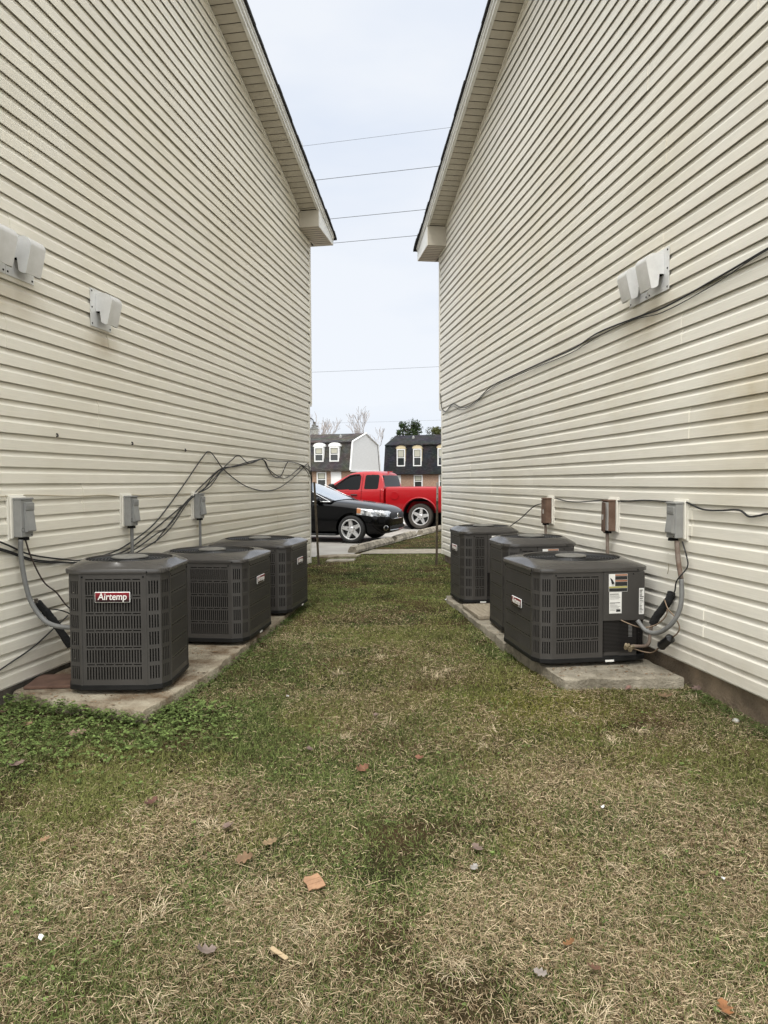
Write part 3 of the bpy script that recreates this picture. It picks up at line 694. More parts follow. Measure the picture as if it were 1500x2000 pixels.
    for i in range(NP):
        a, d = P[i], P[(i + 1) % NP]; ex = (d - a).normalized(); n = Vector((ex.y, -ex.x, 0))
        for t in ((0.05,) if names[i].startswith('c') else (0.04, 0.96)):
            q = a.lerp(d, t) + n * (0.0095 if names[i].startswith('c') else 0.0035) + Vector((0, 0, Hc + 0.010 if names[i].startswith('c') else Hc - 0.022))
            b = MB(); b.box(-0.005, 0.005, -0.002, 0.002, -0.005, 0.005, Matrix.Translation(q) @ Matrix(((ex.x, n.x, 0, 0), (ex.y, n.y, 0, 0), (0, 0, 1, 0), (0, 0, 0, 1)))); part('screw', b, M_DARK, r)
    # maker's badge
    if badge:
        bw, bh = 0.234, 0.072
        b = MB(); b.bbox(-bw / 2, bw / 2, -bh / 2, bh / 2, 0, 0.008, 0.004, Matrix(((1, 0, 0, 0), (0, 0, -1, -h - 0.004), (0, 1, 0, badge_z), (0, 0, 0, 1))))
        bo = part('badge', b, M_BADGE_EDGE, r)
        b = MB(); b.box(-bw / 2 + 0.005, bw / 2 - 0.005, -h - 0.0131, -h - 0.0122, badge_z - bh / 2 + 0.005, badge_z + bh / 2 - 0.005); part('badge_face', b, M_BADGE, bo)
        v, f = text_mesh('Airtemp', 0.062, 0.0008, 0.12)
        xs = [p[0] for p in v]; ysx = [p[1] for p in v]; cx_ = (min(xs) + max(xs)) / 2; cy_ = (min(ysx) + max(ysx)) / 2 ; k = 0.192 / (max(xs) - min(xs))
        b = MB(); b.add([((p[0] - cx_) * k, -h - 0.0142 - p[2], badge_z + (p[1] - cy_) * k * 1.12 - 0.001) for p in v], f); part('lettering', b, M_LETTER, bo)
    if plate is not None:
        b = MB(); b.bbox(-0.035, 0.035, -0.008, 0.008, 0, 0.002, 0.0015, Matrix(((0, 0, 1, h + 0.0065), (1, 0, 0, plate), (0, 1, 0, 0.031), (0, 0, 0, 1))) if ctrl > 0 else Matrix(((1, 0, 0, plate), (0, 0, -1, -h - 0.0065), (0, 1, 0, 0.031), (0, 0, 0, 1)))); part('name_plate', b, M_STICK, r)
    return r

UZ = PADZ + 0.005
condenser(False, (-1.805, 5.024, UZ), rad(0.6), 'tall condenser unit with a large red badge, beside the flat rust brown board', -1, 0.65, seed=0.2, plate=None)
condenser(True, (-1.593, 6.564, UZ), rad(83), 'wide low condenser unit in the middle of the three below the looping cables', -1, 0.52, seed=0.9, plate=0.0)
condenser(True, (-1.387, 7.910, UZ), rad(82), 'wide low condenser unit at the far end of the row below the looping cables', -1, 0.54, seed=1.7, plate=0.1)
condenser(True, (1.523, 5.778, UZ + 0.006), rad(-81.6), 'wide low condenser unit with warning stickers, a bar code strip and a red badge', 1, 0.425, seed=0.4, plate=0.12)
condenser(False, (1.405, 6.781, UZ), rad(-84), 'tall condenser unit without a badge, between a wide unit and another tall unit', 1, 0.62, badge=False, seed=1.1)
condenser(False, (1.173, 8.386, UZ), rad(-82), 'tall condenser unit with a red badge standing by the house corner and upright stake', 1, 0.63, seed=1.9, plate=-0.10)

# ------------------------------------------------------------------ disconnect boxes, in the wall frame (x to the right as seen from the gap, -y out of the wall)
def wall_root(name, side, u, z, label, cat, group=None):
    p = WP(side, u, 0.006, z); return root(name, p, TH_L if side == 'L' else TH_R, label, cat, group)

def disconnect(side, u, z, label, rusty=False, ajar=False, w=0.122, hh=0.25, conduit=None):
    """u: wall position of the box centre; z: bottom"""
    r = wall_root('disconnect_box', side, u, z, label, 'disconnect box', 'power disconnect boxes on the house walls')
    box_m = M_RUST if rusty else M_DISC; D = 0.062
    b = MB()   # mounting block: a frame with a bevelled edge
    b.bbox(-w / 2 - 0.03, w / 2 + 0.03, -0.02, -0.0, -0.018, hh + 0.035, 0.003); b.bbox(-w / 2 - 0.018, w / 2 + 0.018, -0.034, -0.0205, -0.008, hh + 0.024, 0.004)
    part('mounting_block', b, M_TRIM, r)
    b = MB(); b.bbox(-w / 2, w / 2, -0.034 - D, -0.0345, 0, hh, 0.004); b.bbox(-w / 2 - 0.003, w / 2 + 0.003, -0.042 - D, -0.033, hh + 0.0005, hh + 0.014, 0.003)
    part('housing', b, box_m, r)
    y = -0.034 - D
    M = Matrix.Identity(4)
    if ajar: M = Matrix.Translation((-w / 2, y, 0)) @ Matrix.Rotation(rad(-13), 4, 'Z') @ Matrix.Rotation(rad(3), 4, 'Y') @ Matrix.Translation((w / 2, -y, 0))
    b = MB()
    if rusty:
        b.bbox(-w / 2 + 0.002, w / 2 - 0.002, y - 0.008, y - 0.001, -0.004, hh - 0.004, 0.003, M)
        c = part('cover', b, M_RUST, r)
        b = MB(); b.bbox(-0.009, 0.009, y - 0.0105, y - 0.0085, 0.10, 0.145, 0.001, M); part('label_plate', b, M_STICK, c)
        if ajar:
            b = MB(); b.box(-w / 2 + 0.01, w / 2 - 0.01, y + 0.001 - 0.004, y - 0.0005, 0.006, hh - 0.006); part('inner_panel', b, M_FASCIA, r)
    else:
        # sloping pull-out cover: thick at the bottom, with a thumb step at the top
        x0, x1 = -w / 2 + 0.030, w / 2 - 0.006
        prof = [(y - 0.001, 0.035), (y - 0.026, 0.037), (y - 0.029, 0.045), (y - 0.012, hh - 0.075), (y - 0.016, hh - 0.068), (y - 0.016, hh - 0.022), (y - 0.001, hh - 0.018)]
        b.prism([(x0, p[0], p[1]) for p in prof], (x1 - x0, 0, 0)); c = part('cover', b, box_m, r)
        v, f = text_mesh('mars', 0.035, 0.0012); xs = [p[0] for p in v]; k = 0.072 / (max(xs) - min(xs)); cx_ = (min(xs) + max(xs)) / 2
        b = MB(); b.add([((p[0] - cx_) * k + (x0 + x1) / 2, y - 0.0165 - p[2], hh - 0.047 + p[1] * k) for p in v], f); part('embossed_lettering', b, box_m, c)
        b = MB(); b.lathe([(0.004, y - 0.003), (0.004, y + 0.0)], (x1 - 0.012, 0, 0.012), 'y', 8, cap0=True)
        b.lathe([(0.013, y - 0.0012), (0.0155, y - 0.0012)], (-w / 2 + 0.016, 0, 0.05), 'y', 16); part('screw', b, M_DARK, r)
    b = MB(); b.box(-0.03, 0.012, -0.10, -0.045, -0.022, -0.001); part('bushing', b, M_DARK, r)
    if conduit:
        b = MB(); b.tube([(-0.008, -0.075, -0.02)] + conduit, 0.0145, 10); part('conduit', b, M_RUSTPIPE if rusty else M_CONDUIT, r, smooth=60)
    return r
disconnect('L', 0.130, 1.135, 'grey disconnect box standing over the grey conduit that curves into the tall unit', hh=0.255)
disconnect('L', 1.545, 1.125, 'grey disconnect box in the middle of the three under the beige wire', conduit=[(-0.008, -0.075, -0.2), (-0.006, -0.07, -0.42), (-0.006, -0.07, -0.85)])
disconnect('L', 2.955, 1.12, 'grey disconnect box right beside the crossing black cables, below their branching point', conduit=[(-0.008, -0.075, -0.2), (-0.004, -0.07, -0.42), (-0.004, -0.07, -0.85)])
disconnect('R', 0.893, 1.085, 'clean grey disconnect box above the grey flexible conduit', hh=0.245)
disconnect('R', 1.945, 1.065, 'rusty brown disconnect box with its cover hanging ajar', True, True, w=0.132, hh=0.255, conduit=[(-0.008, -0.07, -0.2), (0.0, -0.07, -0.42), (0.0, -0.07, -0.8)])
disconnect('R', 3.42, 1.05, 'rusty brown disconnect box with its cover closed and a black wire hanging below', True, False, w=0.122, hh=0.255, conduit=[(-0.008, -0.07, -0.2), (0.0, -0.07, -0.42), (0.0, -0.07, -0.8)])
b = MB(); b.bbox(-0.06, 0.06, -0.06, 0, 0, 0.12, 0.006); o = wall_root('outlet_box', 'R', 7.9, 0.30, 'small grey outlet box low on the wall behind the farthest tall unit', 'outlet box'); part('box_cover', b, M_DISC, o)

# ------------------------------------------------------------------ vent hoods
def vent(side, u, z, label, group, flip=False, wp=0.30, hp=0.305, wh=0.155, dep=0.165):
    """u: centre of the plate, z: its bottom"""
    r = wall_root('vent_hood', side, u, z, label, 'vent hood', group)
    b = MB(); b.box(-wp / 2, wp / 2, -0.021, -0.017, 0, hp); plate = part('back_plate', b, M_ALU, r)
    b = MB()
    for x in (-wp / 2 + 0.02, wp / 2 - 0.02):
        for zz in (0.022, hp / 2, hp - 0.022): b.box(x - 0.006, x + 0.006, -0.024, -0.0212, zz - 0.006, zz + 0.006)
    part('screw', b, M_DARK, plate)
    zt = hp - 0.035; zb = 0.022; rc = 0.065; t = 0.005
    def prof(i):   # outer skin from the plate over the top and down the front
        o = [(-0.021, zt - i)]
        for k in range(9):
            a = k / 8 * math.pi / 2; o.append((-(dep - rc) - (rc - i) * math.sin(a) , zt - rc + (rc - i) * math.cos(a)))
        o.append((-(dep - 0.042 - i), zb - 0.0)); return o
    A, B = prof(0), prof(t); b = MB()
    ring = A + B[::-1]
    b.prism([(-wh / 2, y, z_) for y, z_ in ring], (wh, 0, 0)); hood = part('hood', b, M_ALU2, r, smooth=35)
    for s_ in (-1, 1):
        x = s_ * (wh / 2 - 0.004) ; b = MB()
        cheek = [(-0.022, zt - 0.003)] + [(y, z_) for y, z_ in B[1:]] + [(-(dep - 0.055), zb - 0.012), (-(dep - 0.095), zb + 0.012), (-0.062, zb + 0.075), (-0.022, zb + 0.075)]
        cheek = [(-0.022, zt - 0.004)] + [(y - 0.0005, z_) for y, z_ in A[1:-1]] + [(-(dep - 0.0425), zb), (-(dep - 0.052), zb - 0.004), (-0.082, zb + 0.008), (-0.068, zb + 0.020), (-0.058, zb + 0.105), (-0.022, zb + 0.105)]
        b.prism([(x + s_ * 0.0015, y, z_) for y, z_ in cheek], (s_ * 0.004, 0, 0)); part('cheek', b, M_ALU, hood)
    b = MB(); b.box(-wh / 2 + 0.01, wh / 2 - 0.01, -0.024, -0.0215, zb + 0.10, zt - 0.02); part('opening', b, M_DARK, r)
    return r
gL, gR = 'vent hoods high on the house walls', 'vent hoods high on the house walls'
vent('L', 1.215, 2.775, 'single aluminium vent hood alone on its own square plate', gL)
vent('L', 0.225, 2.905, 'smooth aluminium vent hood whose plate touches that of a dented one', gL, wp=0.29)
vent('L', -0.068, 2.905, 'dented aluminium vent hood sharing its mount with a smooth one', gL, wp=0.29, wh=0.17)
vent('R', 1.240, 2.915, 'larger aluminium vent hood of the pair above the long sagging cable', gR, wp=0.30, hp=0.315, wh=0.165)
vent('R', 1.545, 2.915, 'smaller aluminium vent hood of the pair above the sagging cable, toward the lot', gR, wp=0.29, hp=0.30, wh=0.155)

# ------------------------------------------------------------------ cables on the walls
def cable(name, side, pts, r, m, label, cat='cable', v=0.028, group=None, k=6, vs=None, n=6):
    P3 = [WP(side, u, (vs[i] if vs else v), z) for i, (u, z) in enumerate(pts)]
    b = MB(); b.tube(smooth_path(P3, k), r, n); return solo(name, b, m, label, cat, group, smooth=180)
GC = 'black cables looping along the wall'
cA = [(-0.6, 1.30), (-0.037, 1.109), (0.241, 1.002), (0.667, 0.919), (0.837, 0.897), (1.205, 0.904), (1.532, 0.957), (2.045, 1.121), (2.607, 1.443), (3.151, 1.787), (3.328, 1.848), (3.507, 1.774), (3.693, 1.67), (4.096, 1.536), (4.542, 1.438), (5.125, 1.385), (5.739, 1.412), (6.438, 1.558), (7.042, 1.73), (7.303, 1.808), (7.40, 1.75), (7.537, 1.55), (7.55, 0.9)]
cB = [(-0.6, 1.22), (-0.038, 1.068), (0.266, 0.967), (0.616, 0.906), (0.877, 0.88), (1.243, 0.887), (1.573, 0.916), (2.042, 1.059), (2.575, 1.242), (2.78, 1.321), (3.168, 1.486), (3.661, 1.663), (4.102, 1.698), (4.593, 1.75), (5.097, 1.82), (5.317, 1.692), (5.597, 1.579), (5.898, 1.597), (6.168, 1.773), (6.362, 1.819), (7.044, 1.766), (7.525, 1.60), (7.545, 0.95)]
cC = [(-0.6, 1.19), (-0.039, 1.054), (0.266, 0.952), (0.615, 0.902), (0.877, 0.872), (1.243, 0.874), (1.616, 0.899), (2.041, 1.012), (2.331, 1.088), (2.6, 1.241), (2.78, 1.321), (3.225, 1.461), (3.693, 1.67), (3.965, 1.775), (4.198, 1.838), (4.553, 1.749), (5.097, 1.83), (5.368, 1.803), (6.334, 1.815), (7.044, 1.772), (7.514, 1.69), (7.54, 1.0)]
cD = [(2.05, 0.93), (2.45, 1.14), (2.78, 1.321), (3.195, 1.437), (3.437, 1.572), (3.693, 1.661), (4.103, 1.705), (5.097, 1.815), (5.41, 1.678), (5.897, 1.572), (6.271, 1.583), (6.795, 1.708), (7.043, 1.757), (7.495, 1.56), (7.535, 1.05)]
cE = [(1.60, 0.86), (2.038, 0.952), (2.33, 1.056), (2.599, 1.219), (2.78, 1.321), (2.996, 1.392), (3.30, 1.46), (3.69, 1.655), (4.2, 1.71)]
for nm, pts, rr_, lb, v in (('A', cA, 0.0062, 'black cable that rises to the highest peak and then sags in the deepest loop', 0.036), ('B', cB, 0.0062, 'black cable of the bundle that makes a deep narrow dip by the far corner', 0.030),
                        ('C', cC, 0.0058, 'black cable of the bundle with a low hump before the far corner', 0.044), ('D', cD, 0.0052, 'thinner black cable dipping twice toward the far corner', 0.024), ('E', cE, 0.0058, 'short black cable branching from the bundle behind the middle grey box', 0.05)):
    cable('wall_cable', 'L', pts, rr_, M_CABLE, lb, group=GC, v=v)
cable('wire', 'L', [(-0.6, 1.42), (-0.02, 1.415), (0.02, 1.42)], 0.004, M_BEIGE, 'short beige wire entering the grey box over the curving conduit', 'wire')
cable('wire', 'L', [(0.2, 1.42), (0.296, 1.419), (0.83, 1.4), (1.187, 1.402), (1.431, 1.384)], 0.004, M_BEIGE, 'beige wire strung between the first and middle grey boxes', 'wire')
cable('wire', 'L', [(1.62, 1.395), (1.724, 1.391), (2.054, 1.365), (2.477, 1.366), (2.842, 1.38)], 0.004, M_BEIGE, 'beige wire strung between the middle and last grey boxes', 'wire')
cable('wire', 'L', [(2.98, 1.03), (3.948, 1.03), (5.471, 1.026), (7.473, 1.009)], 0.004, M_BEIGE, 'beige wire running low to the far corner behind the wide units', 'wire')
b = MB()
for i, (u, z) in enumerate([(0.592, 1.861), (1.671, 1.856), (2.738, 1.842)]):
    b = MB(); b.tube([WP('L', u, 0.008, z + 0.012), WP('L', u, 0.03, z + 0.008), WP('L', u, 0.034, z - 0.006), WP('L', u, 0.02, z - 0.012)], 0.006, 6)
    solo('cable_clip', b, M_CABLE, ['empty black cable clip above the first grey box', 'empty black cable clip above the middle grey box', 'empty black cable clip above the last grey box'][i], 'cable clip', 'empty cable clips on the wall')
rU = [(-0.7, 2.90), (0.009, 2.857), (0.509, 2.824), (1.143, 2.793), (1.613, 2.816), (2.278, 2.838), (2.852, 2.796), (3.693, 2.805), (4.76, 2.81), (5.646, 2.801), (6.295, 2.7), (6.88, 2.657), (7.362, 2.699), (7.888, 2.806), (8.385, 2.73), (8.711, 2.822), (8.80, 3.0), (8.86, 3.10)]
cable('wall_cable', 'R', rU, 0.0066, M_CABLE, 'long thick black cable sagging across the wall below the paired vents', v=0.03)
rU2 = [(u, z - 0.012 - 0.03 * abs(math.sin(u * 1.9))) for u, z in rU[:15]]
cable('wall_cable', 'R', rU2, 0.0036, M_CABLE, 'thin black cable tied along the long thick one below the paired vents', v=0.04)
cable('wire', 'R', [(3.3, 1.318), (2.958, 1.294), (2.586, 1.299), (2.209, 1.323), (2.06, 1.33)], 0.0055, M_CABLE, 'black wire strung between the two rusty boxes', 'wire')
cable('wire', 'R', [(1.93, 1.335), (1.806, 1.324), (1.417, 1.343), (1.04, 1.341), (0.95, 1.34)], 0.0055, M_CABLE, 'black wire strung between the ajar rusty box and the grey box', 'wire')
cable('wire', 'R', [(0.83, 1.345), (0.785, 1.337), (0.617, 1.300), (0.416, 1.301), (0.231, 1.311), (0.131, 1.275), (0.036, 1.285), (-0.1, 1.30), (-0.7, 1.29)], 0.0065, M_CABLE, 'wavy black wire running from the clean grey box away from the rusty ones', 'wire')
cable('wire', 'R', [(3.50, 1.26), (3.722, 1.22), (4.001, 1.07), (4.356, 0.905), (4.6, 0.75)], 0.0055, M_CABLE, 'black wire hanging from the closed rusty box behind a tall unit', 'wire', vs=[0.05, 0.10, 0.16, 0.24, 0.3])

# conduits and refrigerant lines near the first units
def wtube(name, side, pts, r, m, label, cat, n=10, k=6):
    b = MB(); b.tube(smooth_path([WP(side, *p) for p in pts], k), r, n); return solo(name, b, m, label, cat, smooth=180)
wtube('conduit', 'L', [(0.095, 0.075, 1.12), (0.100, 0.07, 0.993), (0.115, 0.09, 0.80), (0.132, 0.12, 0.675), (0.142, 0.2, 0.562), (0.140, 0.3, 0.523), (0.150, 0.43, 0.514)], 0.0165, M_CONDUIT, 'grey flexible conduit curving down from the grey box into the badge facing tall unit', 'conduit')
wtube('wire', 'L', [(0.16, 0.06, 1.12), (0.22, 0.06, 0.98), (0.33, 0.07, 0.80), (0.46, 0.08, 0.70), (0.56, 0.10, 0.58), (0.72, 0.14, 0.45)], 0.0055, M_BROWNW, 'thin brown wire dropping from the grey box behind the tall unit', 'wire', 6)
wtube('wire', 'L', [(0.36, 0.05, 0.60), (0.50, 0.09, 0.56), (0.60, 0.12, 0.50), (0.66, 0.14, 0.42)], 0.005, M_CABLE, 'thin black wire curling over the foam covered line', 'wire', 6)
wtube('wall_cable', 'L', [(-0.4, 0.03, 0.20), (0.0, 0.03, 0.285), (0.25, 0.03, 0.34), (0.45, 0.04, 0.42), (0.62, 0.06, 0.50)], 0.005, M_CABLE, 'black cable slanting low on the wall behind the foam covered line', 'cable', 6)
def foam(side, pts, r0, label, seed):
    pp = smooth_path([WP(side, *p) for p in pts], 8); rg = random.Random(seed); b = MB()
    b.tube(pp, [r0 * (1 + 0.06 * math.sin(i * 0.7) + rg.uniform(-0.06, 0.06)) for i in range(len(pp))], 10)
    return solo('refrigerant_line', b, M_FOAM, label, 'pipe', smooth=60)
foam('L', [(0.307, 0.03, 0.652), (0.336, 0.06, 0.600), (0.364, 0.10, 0.531), (0.377, 0.15, 0.451), (0.395, 0.23, 0.32)], 0.028, 'black foam covered refrigerant line entering the badge facing tall unit', 1)
b = MB(); rg = random.Random(4)
for q in range(60):
    a, e = rg.uniform(0, 6.28), rg.uniform(-1.2, 1.2); p = WP('L', 0.30, 0.022, 0.662); d = (LN * abs(math.cos(a)) * 0.6 + LDv * math.sin(a) + Vector((0, 0, math.sin(e)))).normalized() * rg.uniform(0.008, 0.03)
    b.tube([p, p + d], 0.004, 4)
solo('sealant_lump', b, M_FOUND_L, 'grey sealant lump where the foam covered line leaves the wall', 'sealant')
# right hand side
wtube('conduit', 'R', [(0.865, 0.070, 1.065), (0.835, 0.075, 0.93), (0.786, 0.08, 0.802)], 0.0175, M_RUSTPIPE, 'rust stained pipe below the clean grey box', 'conduit')
wtube('conduit', 'R', [(0.785, 0.08, 0.80), (0.768, 0.085, 0.68), (0.776, 0.10, 0.569), (0.815, 0.14, 0.468), (0.914, 0.18, 0.393), (1.009, 0.22, 0.389), (1.065, 0.26, 0.457)], 0.0165, M_CONDUIT, 'grey flexible conduit looping into the wide unit with warning stickers', 'conduit')
wtube('wire', 'R', [(0.82, 0.055, 1.065), (0.775, 0.05, 0.97), (0.752, 0.055, 0.89), (0.79, 0.11, 0.79), (0.90, 0.06, 0.70), (0.965, 0.05, 0.64)], 0.0055, M_CABLE, 'black wire dropping past the rust stained pipe', 'wire', 6)
foam('R', [(0.993, 0.03, 0.668), (0.98, 0.06, 0.619), (1.007, 0.09, 0.553), (1.046, 0.12, 0.482), (1.072, 0.135, 0.425)], 0.030, 'black foam covered refrigerant line above the filter canister', 2)
wtube('copper_pipe', 'R', [(1.07, 0.135, 0.44), (1.078, 0.15, 0.361), (1.076, 0.16, 0.285), (1.088, 0.19, 0.257), (1.095, 0.29, 0.258)], 0.012, M_RUSTPIPE, 'bare pipe bending from the foam covered line into the valve', 'pipe')
wtube('copper_pipe', 'R', [(1.13, 0.36, 0.45), (1.08, 0.28, 0.415), (1.062, 0.2, 0.401), (1.023, 0.12, 0.436), (0.973, 0.08, 0.513), (0.989, 0.08, 0.587), (0.969, 0.1, 0.621), (0.918, 0.1, 0.562), (0.863, 0.08, 0.515), (0.818, 0.07, 0.45), (0.833, 0.08, 0.399), (0.869, 0.09, 0.369)], 0.005, M_COPPER, 'thin looping liquid line feeding the filter canister', 'pipe', 6)
wtube('copper_pipe', 'R', [(0.997, 0.12, 0.266), (1.038, 0.15, 0.219), (1.073, 0.2, 0.216), (1.10, 0.29, 0.244)], 0.005, M_COPPER, 'thin liquid line between the filter canister and the valve', 'pipe', 6)
p0, p1 = WP('R', 0.869, 0.09, 0.372), WP('R', 0.999, 0.12, 0.264)
b = MB(); dd = (p1 - p0); b.tube([p0, p0 + dd * 0.08, p0 + dd * 0.14, p0 + dd * 0.16, p0 + dd * 0.24, p0 + dd * 0.25, p0 + dd * 0.82, p0 + dd * 0.83, p0 + dd * 0.90, p1], [0.008, 0.016, 0.030, 0.035, 0.035, 0.032, 0.032, 0.035, 0.030, 0.008], 18)
o = solo('filter_canister', b, M_TAR, 'glossy black filter canister hanging in the thin liquid line', 'filter', smooth=40)
b = MB(); rg = random.Random(8); c0 = WP('R', 1.10, 0.30, 0.25)
for q in range(9):
    d = Vector((rg.uniform(-1, 1), rg.uniform(-1, 1), rg.uniform(-0.6, 0.9))).normalized() * rg.uniform(0.02, 0.05); b.tube([c0, c0 + d * 0.6, c0 + d], [0.014, 0.012, 0.016], 7)
solo('service_valve', b, M_BRASS, 'dirty brass service valve low on the wide unit with warning stickers', 'valve')
wtube('wire', 'R', [(1.07, 0.018, 0.955), (1.075, 0.018, 0.90), (1.06, 0.018, 0.85), (1.075, 0.018, 0.80)], 0.0025, M_BEIGE, 'thin pale string hanging under the clean grey box', 'wire', 5)

# ------------------------------------------------------------------ stakes
def stake(x, y, lean, h, label, two=False):
    r = root('fence_stake', (x, y, float(gz(x, y)) - 0.02), rad(20), label, 'stake', 'metal stakes at the end of the lawn')
    M = Matrix.Rotation(lean, 4, 'Y'); b = MB(); t = 0.004
    b.box(-0.019, 0.019, -t, t, -0.2, h * (0.78 if two else 1), M); b.box(-t, t, t + 0.0005, 0.03, -0.2, h * (0.78 if two else 1), M)
    for k in range(12): b.box(-0.008, 0.008, -0.010, -t - 0.0005, 0.25 + k * 0.09, 0.27 + k * 0.09, M)
    part('post', b, M_STAKE, r)
    if two:
        b = MB(); b.box(-0.017, 0.017, -t, t, h * 0.78 + 0.001, h, M); b.box(-t, t, t + 0.0005, 0.027, h * 0.78 + 0.001, h, M); part('bare_top', b, M_STAKE2, r)
stake(-1.125, 12.15, rad(-2.6), 1.47, 'leaning brown metal stake at the corner by the black car')
stake(0.905, 12.25, rad(0.8), 1.45, 'upright metal stake with a bare grey top by the corner near the tall units', True)

# ------------------------------------------------------------------ small slab and wheel stops
slab('stepping_slab', [(-1.06, 12.72), (-0.56, 12.80), (-0.52, 13.12), (-1.02, 13.08)], 0.0, 0.085, M_CONC, 'small concrete stepping slab in the grass beside the leaning stake', 'slab', jit=0.02)
slab('stepping_slab', [(-1.25, 13.33), (-0.52, 13.52), (-0.45, 13.80), (-0.74, 13.84), (-1.3, 13.58)], 0.0, 0.10, M_CONC2, 'cracked low kerb slab at the edge of the lot before the first wheel stop', 'slab', jit=0.02)
def wheel_stop(t, length, label, tilt=0.0):
    p = S0 + SD * t; r = root('wheel_stop', (p.x, p.y, LOTZ), math.atan2(SD.y, SD.x) + tilt, label, 'wheel stop', 'concrete wheel stops along the lot edge')
    b = MB(); n = 14; rings = []
    sec = [(-0.10, 0.001), (-0.10, 0.055), (-0.055, 0.135), (0.055, 0.135), (0.10, 0.055), (0.10, 0.001)]
    for i in range(n + 1):
        x = length * i / n; e = 0.93 if i in (0, n) else 1.0
        rings.append([(x + random.uniform(-0.006, 0.006), y * e + random.uniform(-0.004, 0.004), z * e + (random.uniform(-0.006, 0.004) if z > 0.01 else 0)) for y, z in sec])
    b.loft(rings, True, True); part('concrete_body', b, M_STOP, r)
    b = MB()
    for x in (0.35, length - 0.35): b.lathe([(0.014, 0.13), (0.014, 0.143)], (x, 0, 0), n=10, cap1=True)
    part('anchor_pin', b, M_DARK, r)
wheel_stop(0.05, 2.45, 'pale whole concrete wheel stop by the front wheel of the black car')
wheel_stop(2.76, 1.9, 'stained broken-ended wheel stop in the middle of the line', rad(2.5))
wheel_stop(5.0, 2.45, 'wheel stop beside the rear wheel of the red truck', rad(-1))

# ------------------------------------------------------------------ vehicles
def bake(mb, m, levels=3, cutters=(), name='body'):
    me = mesh_from(name, mb.v, mb.f, m, 180); ob = bpy.data.objects.new('tmp', me); COL.objects.link(ob); tmp = [ob]
    bmx = bmesh.new(); bmx.from_mesh(me); bmesh.ops.recalc_face_normals(bmx, faces=bmx.faces); bmx.to_mesh(me); bmx.free()
    if levels: sb = ob.modifiers.new('s', 'SUBSURF'); sb.levels = levels; sb.render_levels = levels
    for c in cutters:
        cm = mesh_from('c', c.v, c.f, m); co = bpy.data.objects.new('cut', cm); COL.objects.link(co); tmp.append(co)
        bmx = bmesh.new(); bmx.from_mesh(cm); bmesh.ops.recalc_face_normals(bmx, faces=bmx.faces); bmx.to_mesh(cm); bmx.free()
        bo = ob.modifiers.new('b', 'BOOLEAN'); bo.operation = 'DIFFERENCE'; bo.object = co; bo.solver = 'EXACT'
    bpy.context.view_layer.update()
    r = bpy.data.meshes.new_from_object(ob.evaluated_get(bpy.context.evaluated_depsgraph_get()))
    for o in tmp: bpy.data.objects.remove(o)
    r.name = name; r.materials.clear(); r.materials.append(m)
    r.polygons.foreach_set('use_smooth', [True] * len(r.polygons)); r.set_sharp_from_angle(angle=rad(35))
    return r
def mesh_part(name, me, parent): o = bpy.data.objects.new(name, me); COL.objects.link(o); o.parent = parent; return o
def patch(me, pred, off, name, m, parent, refine=1):
    """the faces of a body shell inside a region, as a separate flush skin"""
    bm_ = bmesh.new(); bm_.from_mesh(me)
    kill = [f for f in bm_.faces if not pred(f.calc_center_median(), f.normal)]
    bmesh.ops.delete(bm_, geom=kill, context='FACES')
    bm_.normal_update()
    ns = [(v, v.normal.copy()) for v in bm_.verts]
    for v, n in ns: v.co += n * off
    e = bpy.data.meshes.new(name); bm_.to_mesh(e); bm_.free(); e.materials.clear(); e.materials.append(m)
    return mesh_part(name, e, parent)

